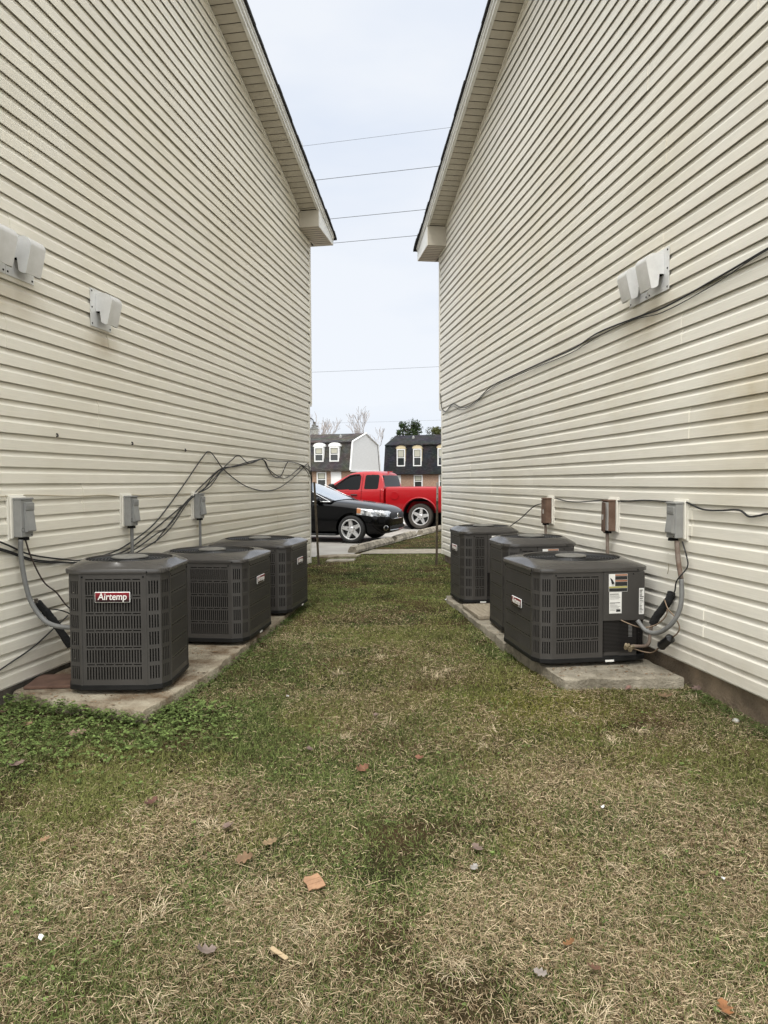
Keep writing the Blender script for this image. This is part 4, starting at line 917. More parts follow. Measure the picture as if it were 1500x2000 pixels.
def wheel(parent, x, y, r, wd, side, spokes, rim_m, tyre_m, rimr, twin=False):
    """axis along y; side: +1 outer face at +y"""
    o = bpy.data.objects.new('wheel', mesh_from('wheel', *wheel_disc(r, wd, rimr, side), M_TRIMBLK)); COL.objects.link(o); o.parent = parent; o.location = (x, y, r)
    b = MB(); s = side
    pr = [(rimr + 0.004, -wd * 0.46), (rimr + 0.02, -wd * 0.5), (r - 0.035, -wd * 0.5), (r - 0.008, -wd * 0.40), (r, -wd * 0.25), (r, wd * 0.25), (r - 0.008, wd * 0.40), (r - 0.035, wd * 0.5), (rimr + 0.02, wd * 0.5), (rimr + 0.004, wd * 0.46)]
    b.lathe([(q, h) for q, h in pr], axis='y', n=48); part('tyre', b, tyre_m, o, smooth=40)
    b = MB(); y0 = s * wd * 0.46
    b.lathe([(rimr + 0.003, y0), (rimr - 0.012, y0 + s * 0.004), (rimr - 0.022, y0 - s * 0.01), (rimr - 0.028, y0 - s * 0.09)], axis='y', n=48)
    for k in range(spokes):
        a = k * 2 * math.pi / spokes + math.pi / 2 + 0.15
        for q in ((-0.0,) if not twin else (-1, 1)):
            w1, w2 = (0.050, 0.034) if not twin else (0.020, 0.020)
            M = Matrix.Rotation(-a, 4, 'Y') @ Matrix.Translation((0, 0, q * 0.026))
            sh = [(0.03, -w1), (rimr - 0.02, -w2 if not twin else -w2 + q * 0.01), (rimr - 0.02, w2 + (q * 0.01 if twin else 0)), (0.03, w1)]
            A = [M @ Vector((px, y0 - s * (0.012 + 0.02 * (1 - px / rimr)), pz)) for px, pz in sh]; B = [M @ Vector((px, y0 - s * 0.05, pz * 1.25)) for px, pz in sh]
            b.loft([B, A], True, True)
    b.lathe([(0.062, y0 - s * 0.05), (0.062, y0 - s * 0.02), (0.05, y0 - s * 0.012)], axis='y', n=24, cap1=True)
    part('rim', b, rim_m, o, smooth=30)
    b = MB()
    for k in range(5):
        a = k * 2 * math.pi / 5 + 0.4; b.lathe([(0.009, y0 - s * 0.03), (0.009, y0 - s * 0.008)], (0.078 * math.cos(a), 0, 0.078 * math.sin(a)), 'y', 8, cap1=True)
    part('lug_nut', b, M_DARK, o)
    return o
def wheel_disc(r, wd, rimr, s):
    b = MB(); b.lathe([(rimr + 0.002, s * wd * 0.1), (rimr + 0.002, -s * wd * 0.45), (0.05, -s * wd * 0.45)], axis='y', n=32, cap1=True)
    b.lathe([(rimr * 0.74, s * wd * 0.16), (rimr * 0.74, s * wd * 0.1)], axis='y', n=32, cap0=True)
    return b.v, b.f

def sedan():
    hd = Vector((0.946, -0.325, 0)).normalized(); fw = Vector((-0.74, 16.52, 0))      # near front wheel's foot
    left = Vector((-hd.y, hd.x, 0)); c = fw - hd * 1.39 + left * 0.80
    r = root('parked_car', (c.x, c.y, LOTZ + 0.002), math.atan2(hd.y, hd.x), 'glossy black sedan parked nose toward the wheel stops', 'car')
    # stations: x, half width, bottom z, top z (at centre), shoulder z
    st = [(2.245, 0.34, 0.40, 0.62, 0.58), (2.225, 0.56, 0.27, 0.715, 0.65), (2.15, 0.72, 0.215, 0.79, 0.70), (2.02, 0.81, 0.20, 0.845, 0.745), (1.78, 0.875, 0.20, 0.90, 0.80), (1.39, 0.905, 0.20, 0.955, 0.86), (0.95, 0.912, 0.20, 1.0, 0.905), (0.62, 0.915, 0.20, 1.015, 0.92), (0.0, 0.915, 0.20, 1.0, 0.93), (-0.9, 0.915, 0.20, 1.0, 0.95), (-1.6, 0.905, 0.21, 1.04, 0.97), (-2.1, 0.87, 0.24, 1.06, 0.97), (-2.38, 0.76, 0.30, 1.02, 0.94), (-2.47, 0.60, 0.42, 0.92, 0.86)]
    rings = []
    for x, w, zb, zt, zs in st:
        half = [(0, zb), (w * 0.80, zb), (w * 0.965, zb + 0.05), (w, zb + (zs - zb) * 0.5), (w * 0.985, zs - 0.05), (w * 0.94, zs), (w * 0.80, zt - 0.02 * (zt - zs > 0.05)), (w * 0.42, zt + 0.004), (0, zt + 0.012)]
        rings.append([(x, -y, z) for y, z in half] + [(x, y, z) for y, z in half[-2:0:-1]])
    b = MB(); b.loft(rings, True, True)
    cut = []
    for ax in (1.39, -1.39):
        for s in (-1, 1):
            k = MB(); k.lathe([(0.375, s * 0.60), (0.375, s * 1.1)], (ax, 0, 0.335), 'y', 40, True, True); cut.append(k)
    me = bake(b, M_BLACKCAR, 3, cut, 'body'); mesh_part('body', me, r)
    # cabin
    g = [(0.86, 0.80, 0.985), (0.58, 0.765, 1.085), (-0.05, 0.635, 1.385), (-0.25, 0.60, 1.435), (-0.7, 0.59, 1.455), (-1.2, 0.60, 1.42), (-1.75, 0.66, 1.22), (-2.10, 0.72, 1.05)]
    b = MB(); rg = []
    for x, w, z in g:
        zb = 0.93; wb = 0.865
        half = [(wb, zb), (wb - (wb - w) * 0.55, zb + (z - zb) * 0.55), (w + 0.012, z - 0.03 * (z > 1.1)), (w * 0.9, z), (w * 0.45, z + 0.022), (0, z + 0.03)]
        # windscreen bows forward in the middle
        bow = 0.14 if x > 0 else 0.04 if x < -1.5 else 0.0
        rg.append([(x + bow * (1 - (y / 0.9) ** 2), -y, zz) for y, zz in half] + [(x + bow * (1 - (y / 0.9) ** 2), y, zz) for y, zz in half[-2::-1]])
    b.loft(rg, closed=False)
    cm = bake(b, M_BLACKCAR, 3, (), 'cabin')
    cab = mesh_part('cabin', cm, r)
    patch(cm, lambda p, n: -0.02 < p.x and n.z > 0.35 and n.x > 0.2 and abs(p.y) < 0.715 - 0.10 * (p.z - 0.95), 0.004, 'windscreen', M_WSHIELD, cab)
    for s in (-1, 1):
        patch(cm, lambda p, n, s=s: s * p.y > 0.5 and abs(n.y) > 0.6 and p.z < 1.39 and p.z > 0.985 and -1.35 < p.x < 0.55 + (1.1 - p.z) * 0.9 and not (-0.52 < p.x < -0.44) and p.x < 0.78 - (p.z - 0.98) * 1.75, 0.004, 'side_window', M_GLASS, cab)
        b = MB(); b.tube([(0.86, s * 0.855, 0.965), (0.3, s * 0.868, 0.972), (-1.5, s * 0.862, 0.985)], 0.009, 6); b.tube([(0.86, s * 0.853, 0.965), (0.50, s * 0.79, 1.13), (0.05, s * 0.675, 1.36)], 0.007, 6); part('chrome_strip', b, M_CHROME, cab)
        b = MB(); b.lathe([(0.02, 0.0), (0.065, 0.02), (0.085, 0.06), (0.08, 0.11), (0.04, 0.135)], axis='x', n=16, cap0=True, cap1=True)
        mi = part('mirror', b, M_BLACKCAR, r, smooth=50); mi.scale = (1.0, 1.25, 0.85); mi.location = (0.52, s * 0.97, 1.0)
        b = MB(); b.box(0.52, 0.57, *sorted((s * 0.86, s * 0.93)), 0.95, 0.98); part('mirror_stalk', b, M_BLACKCAR, r)
        wheel(r, 1.39, s * 0.795, 0.325, 0.215, s, 5, M_RIM, M_TYRE, 0.24); wheel(r, -1.39, s * 0.795, 0.325, 0.215, s, 5, M_RIM, M_TYRE, 0.24)
        hl = patch(me, lambda p, n, s=s: s * p.y > 0.42 and p.z > 0.615 + (2.2 - p.x) * 0.07 and 1.52 < p.x < 2.21 and p.z < 0.735 + (2.24 - p.x) * 0.13 and n.z < 0.90, 0.006, 'headlight', M_LAMP, r)
        patch(me, lambda p, n, s=s: s * p.y > 0.42 and 1.53 < p.x < 1.64 and 0.70 < p.z < 0.725 + (2.24 - p.x) * 0.13 and n.z < 0.90, 0.009, 'side_marker', M_AMBER, hl)
        b = MB(); b.lathe([(0.062, 0.0), (0.062, 0.02), (0.048, 0.024), (0.045, 0.008)], axis='x', n=20); fl = part('fog_light', b, M_CHROME, r, smooth=40); fl.location = (2.165, s * 0.665, 0.36); fl.rotation_euler = (0, 0, s * rad(42))
        b = MB(); b.lathe([(0.0465, 0.012), (0.02, 0.018)], axis='x', n=20, cap1=True); part('fog_lens', b, M_GLASS, fl)
    # grille and lower intake
    patch(me, lambda p, n: p.x > 2.08 and 0.56 < p.z < 0.70 and abs(p.y) < 0.50 and n.x > 0.3, 0.005, 'grille', M_TRIMBLK, r)
    patch(me, lambda p, n: p.x > 2.03 and 0.27 < p.z < 0.40 and abs(p.y) < 0.52 and n.x > 0.2, 0.005, 'lower_intake', M_TRIMBLK, r)
    b = MB(); b.tube([(2.08, -0.60, 0.565), (2.225, -0.42, 0.555), (2.26, 0, 0.56), (2.225, 0.42, 0.555), (2.08, 0.60, 0.565)], 0.011, 6); b.tube([(2.10, -0.62, 0.30), (2.22, -0.46, 0.295), (2.255, 0, 0.295), (2.22, 0.46, 0.295), (2.10, 0.62, 0.30)], 0.010, 6)
    part('chrome_strip', b, M_CHROME, r)
    b = MB(); b.lathe([(0.055, 0), (0.05, 0.012)], axis='x', n=20, cap1=True); e = part('emblem', b, M_CHROME, r); e.location = (2.25, 0, 0.63)
    # door seams and sill
    b = MB()
    for x in (0.50, -0.50): 
        for s in (-1, 1): b.tube([(x, s * 0.914, 0.30), (x + 0.02, s * 0.919, 0.58), (x, s * 0.90, 0.88)], 0.004, 4)
    part('door_seam', b, M_DARK, r)
    b = MB(); b.bbox(-1.0, 1.0, -0.86, 0.86, 0.17, 0.215, 0.02); part('sill', b, M_TRIMBLK, r)
sedan()

def truck():
    hd = Vector((-0.946, 0.325, 0)).normalized(); left = Vector((-hd.y, hd.x, 0)); fw = Vector((1.12, 21.3, 0))
    c = fw - left * 0.80
    r = root('pickup_truck', (c.x, c.y, LOTZ + 0.002), math.atan2(hd.y, hd.x), 'red extended cab pickup truck parked behind the black car', 'pickup truck')
    st = [(-1.22, 0.93, 0.52, 1.30), (-1.18, 0.97, 0.50, 1.335), (-0.6, 0.99, 0.50, 1.335), (0.0, 1.0, 0.50, 1.335), (0.6, 0.99, 0.50, 1.335), (1.09, 0.985, 0.50, 1.335), (1.10, 0.985, 0.50, 1.335)]
    def ring(x, w, zb, zt): 
        half = [(0, zb), (w * 0.86, zb), (w * 0.95, zb + 0.04), (w * 0.985, zb + 0.25), (w, zb + 0.45), (w * 0.985, zt - 0.16), (w * 0.955, zt - 0.035), (w * 0.93, zt), (w * 0.5, zt), (0, zt)]
        return [(x, -y, z) for y, z in half] + [(x, y, z) for y, z in half[-2:0:-1]]
    def flare(x, w): return w
    b = MB(); b.loft([ring(*s) for s in st], True, True)
    cut = []
    for s in (-1, 1):
        k = MB(); k.lathe([(0.52, s * 0.62), (0.52, s * 1.15)], (0, 0, 0.45), 'y', 44, True, True); cut.append(k)
    k = MB(); k.box(-1.13, 1.04, -0.80, 0.80, 0.86, 1.6); cut.append(k)
    me = bake(b, M_RED, 2, cut, 'bed'); bed = mesh_part('bed', me, r)
    for s in (-1, 1):      # raised wheel arch lips
        b = MB(); pts = [(0.545 * math.cos(a), s * (1.0 + 0.002), 0.45 + 0.545 * math.sin(a)) for a in [rad(t) for t in range(-2, 184, 6)]]
        b.tube(pts, 0.024, 6); part('arch_lip', b, M_RED, bed, smooth=60)
        b = MB(); b.lathe([(0.515, s * 0.60), (0.515, s * 0.965)], (0, 0, 0.45), 'y', 40, True, False); part('wheel_well', b, M_DARK, bed)
    st2 = [(1.13, 0.985, 0.50, 1.30), (1.14, 0.985, 0.50, 1.30), (1.8, 0.99, 0.50, 1.27), (2.6, 0.99, 0.50, 1.25), (3.0, 0.985, 0.50, 1.24), (3.2, 0.98, 0.50, 1.24), (4.2, 0.97, 0.50, 1.22), (4.55, 0.93, 0.52, 1.16), (4.62, 0.85, 0.56, 1.10)]
    b = MB(); b.loft([ring(*s) for s in st2], True, True); cut = []
    for s in (-1, 1):
        k = MB(); k.lathe([(0.47, s * 0.62), (0.47, s * 1.15)], (3.66, 0, 0.42), 'y', 40, True, True); cut.append(k)
    me2 = bake(b, M_RED, 2, cut, 'body'); mesh_part('body', me2, r)
    g = [(3.14, 0.90, 1.24), (2.95, 0.875, 1.37), (2.36, 0.735, 1.765), (2.15, 0.71, 1.815), (1.75, 0.70, 1.835), (1.42, 0.705, 1.82), (1.27, 0.715, 1.775), (1.215, 0.75, 1.70), (1.15, 0.90, 1.30), (1.148, 0.91, 1.27)]
    b = MB(); rg = []
    for x, w, z in g:
        zb = 1.20; wb = 0.955
        half = [(wb, zb), (wb - (wb - w) * 0.5, zb + (z - zb) * 0.5), (w + 0.02, z - 0.04 * (z > 1.4)), (w * 0.92, z), (w * 0.5, z + 0.02 * (z > 1.4)), (0, z + 0.025 * (z > 1.4))]
        rg.append([(x, -y, zz) for y, zz in half] + [(x, y, zz) for y, zz in half[-2::-1]])
    b.loft(rg, closed=False); cm = bake(b, M_RED, 4, (), 'cab'); cab = mesh_part('cab', cm, r)
    def rr_in(x, z, x0, x1, z0, z1, q=0.06):
        dx = max(x0 + q - x, x - (x1 - q), 0); dz = max(z0 + q - z, z - (z1 - q), 0); return dx * dx + dz * dz < q * q
    for s in (-1, 1):
        patch(cm, lambda p, n, s=s: s * p.y > 0.6 and abs(n.y) > 0.5 and rr_in(p.x, p.z, 1.93, 3.2, 1.245, 1.715) and p.z < 1.245 + (2.86 - p.x) * 0.80, 0.004, 'side_window', M_GLASS, cab)
        patch(cm, lambda p, n, s=s: s * p.y > 0.6 and abs(n.y) > 0.5 and rr_in(p.x, p.z, 1.33, 1.79, 1.25, 1.72, 0.07), 0.004, 'side_window', M_GLASS, cab)
        b = MB(); b.tube([(2.88, s * 0.955, 1.245), (2.72, s * 0.90, 1.40), (2.45, s * 0.825, 1.60), (2.28, s * 0.79, 1.705), (2.1, s * 0.775, 1.735), (1.97, s * 0.772, 1.735)], 0.018, 6); part('window_visor', b, M_TRIMBLK, cab)
        b = MB()
        for x in (1.86,): b.tube([(x, s * 0.988, 0.56), (x, s * 0.996, 0.95), (x, s * 0.962, 1.24), (x, s * 0.87, 1.52), (x, s * 0.775, 1.745)], 0.005, 4)
        b.tube([(2.95, s * 0.988, 0.56), (2.95, s * 0.996, 0.95), (2.95, s * 0.962, 1.22)], 0.005, 4); b.tube([(1.24, s * 0.988, 0.56), (1.24, s * 0.996, 0.95), (1.24, s * 0.962, 1.26)], 0.004, 4)
        part('door_seam', b, M_DARK, cab)
        b = MB(); b.bbox(1.98, 2.20, *sorted((s * 0.985, s * 1.035)), 1.06, 1.10, 0.012); part('door_handle', b, M_TRIMBLK, cab)
        b = MB(); b.bbox(2.72, 2.86, *sorted((s * 0.99, s * 1.22)), 1.22, 1.44, 0.03); part('mirror', b, M_TRIMBLK, cab)
        wheel(r, 0.0, s * 0.80, 0.385, 0.27, s, 5, M_RIM2, M_TYRE2, 0.262); wheel(r, 3.66, s * 0.80, 0.385, 0.27, s, 5, M_RIM2, M_TYRE2, 0.262)
        b = MB(); b.bbox(-1.235, -1.16, *sorted((s * 0.78, s * 0.955)), 0.86, 1.27, 0.02); part('tail_light', b, mat('tail_lens', (0.32, 0.01, 0.012), 0.2), bed)
    patch(cm, lambda p, n: n.x < -0.35 and rr_in(p.y, p.z, -0.76, 0.76, 1.335, 1.70, 0.06), 0.004, 'rear_window', M_GLASS, cab)
    patch(cm, lambda p, n: n.x > 0.35 and 1.3 < p.z < 1.74 and abs(p.y) < 0.80 - 0.3 * (p.z - 1.3), 0.004, 'windscreen', M_GLASS, cab)
    b = MB(); b.bbox(-1.30, -1.225, -0.90, 0.90, 0.56, 0.72, 0.02); part('bumper', b, M_CHROME, r)
    b = MB(); b.bbox(0.5, 4.4, -0.62, 0.62, 0.34, 0.52, 0.03); b.box(-1.1, 0.5, -0.5, 0.5, 0.36, 0.55); part('chassis', b, M_DARK, r)
    b = MB(); b.lathe([(0.13, 0), (0.125, 0.004)], axis='y', n=24, cap1=True); fc = part('fuel_door', b, M_RED, bed); fc.location = (0.78, 0.999, 1.06)
    b = MB(); b.bbox(-0.09, 0.09, -0.02, 0.02, 0, 0.03, 0.01); o = part('roof_lamp', b, mat('tail_lens', (0.32, 0.01, 0.012), 0.2), cab); o.location = (1.25, 0, 1.80)
    r.scale = (1, 1, 0.955)      # a lower suspension than the drawing it was built to
    for ch in r.children:
        if ch.name.startswith('wheel'): ch.scale.z = 1 / 0.955; ch.location.z = ch.location.z / 0.955
truck()

# ------------------------------------------------------------------ houses beyond the lot
HD = Vector((0.946, -0.325, 0)).normalized(); HB = Vector((0.325, 0.946, 0)).normalized()
def gable_dormer(r, x, zlo, zhi, w, yf, y_in, cream):
    """x: centre; yf: y of the window face (front is -y)"""
    tm = M_CREAMP if cream else M_WHITE
    b = MB(); t = 0.10; fz = zhi - 0.42
    b.box(x - w / 2, x + w / 2, yf + 0.05, y_in, zlo, fz - 0.03)
    # pediment: low arch
    arch = [(x - w / 2 - 0.10, fz - 0.028)] + [(x - (w / 2 + 0.10) * math.cos(math.pi * k / 8), fz + 0.02 + 0.33 * math.sin(math.pi * k / 8)) for k in range(1, 8)] + [(x + w / 2 + 0.10, fz - 0.028)]
    b.prism([(px, yf - 0.03, pz) for px, pz in arch], (0, y_in + 0.6 - yf, 0))
    d = part('dormer', b, tm, r)
    if cream:
        b = MB(); A = [(px, yf - 0.12, pz + 0.03) for px, pz in arch]; B = [(px, yf - 0.12, pz + 0.14) for px, pz in arch]
        b.loft([[a, bb, (bb[0], y_in + 0.6, bb[2]), (a[0], y_in + 0.6, a[2])] for a, bb in zip(A, B)], True, True); part('dormer_roof', b, M_MANS_R, d)
    window(d, x, zlo + 0.08, fz - 0.06, w - 0.06, yf, M_WHITE)
def window(parent, x, z0, z1, w, y, m, ac=False):
    b = MB(); t = 0.115
    b.box(x - w / 2, x - w / 2 + t, y - 0.06, y + 0.03, z0, z1); b.box(x + w / 2 - t, x + w / 2, y - 0.06, y + 0.03, z0, z1)
    b.box(x - w / 2 + t, x + w / 2 - t, y - 0.06, y + 0.03, z1 - t, z1); b.box(x - w / 2 + t, x + w / 2 - t, y - 0.06, y + 0.03, z0, z0 + t)
    zm = (z0 + z1) / 2; b.box(x - w / 2 + t, x + w / 2 - t, y - 0.05, y + 0.03, zm - 0.035, zm + 0.035)
    wd = part('window', b, m, parent)
    b = MB(); b.box(x - w / 2 + t, x + w / 2 - t, y + 0.0, y + 0.02, z0 + t, zm - 0.036); b.box(x - w / 2 + t, x + w / 2 - t, y + 0.0, y + 0.02, zm + 0.036, z1 - t); part('pane', b, M_PANE, wd)
    b = MB(); b.box(x - w / 2 + t + 0.05, x + w / 2 - t - 0.08, y - 0.006, y - 0.001, zm + 0.10, z1 - t - 0.02); part('blind', b, M_BLIND, wd)

def mansard(origin, x0, x1, dep, zg, ze, zt, zr_, label, mroof, cream, dormers, lows, doors, gable_end=None):
    """local x along the facade to the right, -y toward the camera"""
    r = root('mansard_house', (origin.x, origin.y, zg), math.atan2(HD.y, HD.x), label, 'house', 'mansard roofed houses beyond the lot')
    ze -= zg; zt -= zg; zr_ -= zg; ins = 0.62
    b = MB(); b.box(x0 + 0.05, x1 - 0.05, 0.25, dep - 0.25, -1.0, ze); part('brick_wall', b, M_BRICK, r)
    # mansard skirt, front and back, with vertical white gable ends
    b = MB()
    b.prism([(x0, -0.12, ze), (x0, 0.06 + 0.0, ze + 0.0), (x0, ins, zt), (x0, ins - 0.12, zt + 0.0)], (x1 - x0, 0, 0))
    b.prism([(x0, dep + 0.12, ze), (x0, dep - 0.06, ze), (x0, dep - ins, zt), (x0, dep - ins + 0.12, zt)], (x1 - x0, 0, 0))
    b.box(x0, x1, -0.12, 0.24, ze - 0.06, ze - 0.002)
    part('mansard_slope', b, mroof, r)
    b = MB()
    mid = dep / 2
    b.prism([(x0, ins - 0.26, zt - 0.02), (x0, ins - 0.26, zt + 0.07), (x0, mid, zr_ + 0.07), (x0, mid, zr_ - 0.05)], (x1 - x0, 0, 0))
    b.prism([(x0, dep - ins + 0.26, zt - 0.02), (x0, dep - ins + 0.26, zt + 0.07), (x0, mid, zr_ + 0.072), (x0, mid, zr_ - 0.05)], (x1 - x0, 0, 0))
    roof = part('upper_roof', b, mroof, r)
    b = MB(); e = [(x1 - 0.30, 0.08, ze), (x1 - 0.30, ins + 0.02, zt), (x1 - 0.30, mid, zr_), (x1 - 0.30, dep - ins - 0.02, zt), (x1 - 0.30, dep - 0.08, ze)]
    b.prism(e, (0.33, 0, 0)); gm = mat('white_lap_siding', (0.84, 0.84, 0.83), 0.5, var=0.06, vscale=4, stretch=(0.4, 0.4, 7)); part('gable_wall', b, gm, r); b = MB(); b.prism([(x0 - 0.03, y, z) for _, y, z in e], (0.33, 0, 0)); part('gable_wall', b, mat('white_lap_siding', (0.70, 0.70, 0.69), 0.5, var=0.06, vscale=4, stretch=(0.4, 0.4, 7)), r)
    # white rake board on the gable
    b = MB(); q = [(-0.14, ze), (ins - 0.14, zt + 0.04), (mid, zr_ + 0.05), (dep - ins + 0.14, zt + 0.04), (dep + 0.14, ze)]
    for (y1, z1), (y2, z2) in zip(q[:-1], q[1:]): b.tube([(x1 + 0.07, y1, z1), (x1 + 0.07, y2, z2)], 0.09, 4)
    b.box(x1 + 0.035, x1 + 0.1, 0, dep, ze - 0.14, ze - 0.0); part('rake_board', b, M_WHITE, r)
    for x in dormers: gable_dormer(r, x, ze + 0.75, zt + 0.06, 1.02, 0.10, ins + 0.5, cream)
    for x in lows: window(r, x, ze - 1.55, ze - 0.12, 1.0, 0.20, M_WHITE)
    for x in lows: 
        b = MB(); b.box(x - 0.5, x + 0.5, 0.17, 0.235, ze - 2.5, ze - 1.56); part('apron_panel', b, M_WHITE if not cream else M_CREAMP, r)
    for x in doors:
        b = MB(); b.box(x - 0.52, x + 0.52, 0.18, 0.24, -0.02, ze - 0.10); dr = part('door', b, M_WHITE, r)
        b = MB(); b.box(x + 0.34, x + 0.40, 0.14, 0.178, 0.95, 1.05); part('handle', b, M_DARK, dr)
        b = MB()
        for px in (-0.26, 0.04):
            for z0, z1 in ((0.2, 0.8), (1.1, 1.75)): b.box(x + px, x + px + 0.24, 0.172, 0.179, z0, z1)
        part('door_panel', b, M_WHITE, dr)
    rg = random.Random(int(abs(x1) * 10))
    for k in range(5):
        b = MB()
        x = x0 + (x1 - x0) * (k + 0.6) / 5.2; t = rg.uniform(0.15, 0.8); b.lathe([(0.16, zt + (zr_ - zt) * t + 0.05), (0.14, zt + (zr_ - zt) * t + 0.30), (0.03, zt + (zr_ - zt) * t + 0.38)], (x, ins + (mid - ins) * t, 0), n=8, cap1=True); part('roof_vent', b, M_DISC, roof)
    return r
oL = Vector((-3.14, 66.0, 0)); oR = Vector((0.0, 79.0, 0))
mansard(oL, -16.0, 0.0, 8.2, 0.0, 2.58, 5.22, 6.20, 'mansard house with a white gable end and white trimmed dormers', M_MANS_L, False, [-1.6 - 0.0, -3.16, -7.4, -9.0], [-2.95, -8.7], [-1.48, -7.2], None)
mansard(oR, 0.0, 22.0, 8.8, -0.3, 2.36, 5.52, 6.80, 'charcoal mansard house with cream topped dormers and pale brick', M_MANS_R, True, [1.98, 3.86, 6.62, 8.6], [3.92, 6.75], [1.4, 9.0], None)

# lantern on the corner of the near house
b = MB(); b.lathe([(0.012, 0.19), (0.03, 0.15), (0.075, 0.10), (0.085, 0.09)], n=8, cap0=True)
o = root('wall_lantern', WP('L', 7.95, -0.02, 2.34), 0, 'small white lantern hung at the house corner above the looping cables', 'lantern')
part('lantern_cap', b, M_DISC, o)
b = MB(); b.lathe([(0.065, 0.0), (0.08, 0.085)], n=8, cap0=True, cap1=True); part('lantern_glass', b, M_WHITE, o)
b = MB(); b.tube([(0, 0, 0.18), (-0.02, -0.02, 0.26), (-0.05, -0.12, 0.28), (-0.06, -0.26, 0.22)], 0.008, 6); part('bracket', b, M_DARK, o)

# ------------------------------------------------------------------ trees
def tint_mesh(name, v, f, colors, m, smooth=False):
    me = bpy.data.meshes.new(name); me.from_pydata(v, [], f) if not isinstance(v, np.ndarray) else fast_mesh(me, v, f)
    a = me.attributes.new('tint', 'FLOAT_COLOR', 'POINT'); c = np.ones((len(colors), 4), np.float32); c[:, :3] = colors; a.data.foreach_set('color', c.ravel())
    me.materials.append(m); me.update(); return me
def fast_mesh(me, v, f):
    """v: n x 3; f: list of arrays of equal-sized faces"""
    tot = sum(len(x) for x in f); loops = np.concatenate([x.ravel() for x in f]); sizes = np.concatenate([np.full(len(x), x.shape[1]) for x in f])
    me.vertices.add(len(v)); me.vertices.foreach_set('co', v.astype(np.float32).ravel())
    me.loops.add(len(loops)); me.loops.foreach_set('vertex_index', loops.astype(np.int32))
    me.polygons.add(tot); st = np.concatenate([[0], np.cumsum(sizes)[:-1]]); me.polygons.foreach_set('loop_start', st.astype(np.int32))
    me.update(calc_edges=True)

def bare_tree(x, y, z, h, spread, seed, label):
    rg = random.Random(seed); r = root('bare_tree', (x, y, z), 0, label, 'tree', 'trees behind the far houses'); tr = MB(); tw = MB()
    def grow(p, d, l, rad_, lev):
        n = 4; pts = [p]; q = p; dd = d
        for i in range(n):
            dd = (dd + Vector((rg.uniform(-1, 1), rg.uniform(-1, 1), rg.uniform(-0.3, 0.6))) * 0.16).normalized(); q = q + dd * l / n; pts.append(q)
        rr = [max(rad_ * (1 - 0.55 * i / n), 0.023) for i in range(n + 1)]
        (tr if lev < 2 else tw).tube(pts, rr, 5 if lev < 2 else 3)
        if lev >= 6: return
        for k in range(3 if lev < 2 else rg.choice((2, 2, 3))):
            i = rg.choice((2, 3, 4)) if k else 4
            ax = Vector((rg.uniform(-1, 1), rg.uniform(-1, 1), 0)).normalized(); nd = (dd + ax * rg.uniform(0.35, 0.85) * spread + Vector((0, 0, 0.25))).normalized()
            grow(pts[i], nd, l * rg.uniform(0.62, 0.82), rr[i] * 0.62, lev + 1)
    grow(Vector((0, 0, -0.3)), Vector((0, 0, 1)), h * 0.30, h * 0.017, 0)
    part('trunk', tr, M_BARK, r); part('crown', tw, M_TWIG, r)
bare_tree(-9.5, 96, -0.3, 13.6, 0.85, 3, 'bare leafless tree rising behind the house with white dormers')
bare_tree(-0.6, 92, -0.3, 12.2, 0.85, 12, 'bare leafless tree standing in the gap between the two far houses')

def leafy_tree(x, y, z, h, wdt, seed, label, base_col, name='evergreen_tree', n=5200, leaf=0.17):
    rg = np.random.default_rng(seed); r = root(name, (x, y, z), 0, label, 'tree', 'trees behind the far houses')
    b = MB(); b.tube([(0, 0, -0.3), (0.05, 0, h * 0.3), (-0.05, 0.05, h * 0.6), (0.02, 0, h * 0.93)], [h * 0.022, h * 0.018, h * 0.011, 0.03], 8)
    rl = random.Random(seed); cl = []
    for k in range(46):
        t = rl.uniform(0.28, 0.98); a = rl.uniform(0, 6.28); w = wdt / 2 * (1 - ((t - 0.52) / 0.52) ** 2 * 0.75) * rl.uniform(0.35, 1.0)
        c = (w * math.cos(a), w * math.sin(a), h * t); cl.append((c, rl.uniform(0.35, 0.75) * wdt / 4.5, rl.uniform(0.75, 1.25)))
        b.tube([(0, 0, h * max(0.2, t - 0.15)), (c[0] * 0.5, c[1] * 0.5, h * (t - 0.06)), c], [0.07, 0.05, 0.02], 4)
    part('trunk', b, M_BARK, r)
    V = []; Cc = []
    for c, s, tone in cl:
        m = n // len(cl); d = rg.normal(size=(m, 3)); d /= np.linalg.norm(d, axis=1)[:, None]; p = np.array(c) + d * (s * rg.uniform(0.55, 1.05, (m, 1))) * np.array([1, 1, 0.8])
        u = rg.normal(size=(m, 3)); u /= np.linalg.norm(u, axis=1)[:, None]; w = np.cross(u, d); w /= np.linalg.norm(w, axis=1)[:, None] + 1e-9
        l = leaf * rg.uniform(0.7, 1.3, (m, 1)); V.append(np.stack([p - u * l, p - w * l * 0.45, p + u * l, p + w * l * 0.45], 1))
        col = np.array(base_col) * tone * rg.uniform(0.7, 1.35, (m, 1)) * np.array([1, 1, 1]); Cc.append(np.repeat(col[:, None], 4, 1))
    V = np.concatenate(V).reshape(-1, 3); Cc = np.concatenate(Cc).reshape(-1, 3); F = np.arange(len(V)).reshape(-1, 4)
    o = bpy.data.objects.new('crown', tint_mesh('crown', V, [F], Cc, M_LEAF)); COL.objects.link(o); o.parent = r
leafy_tree(3.7, 106, -0.3, 10.6, 6.6, 5, 'dark glossy evergreen tree with an open crown above the charcoal house', (0.030, 0.045, 0.018))
leafy_tree(8.4, 101, -0.3, 9.8, 7.2, 6, 'round olive green tree above the charcoal house near the siding corner', (0.060, 0.065, 0.022), 'round_tree', 6500, 0.13)

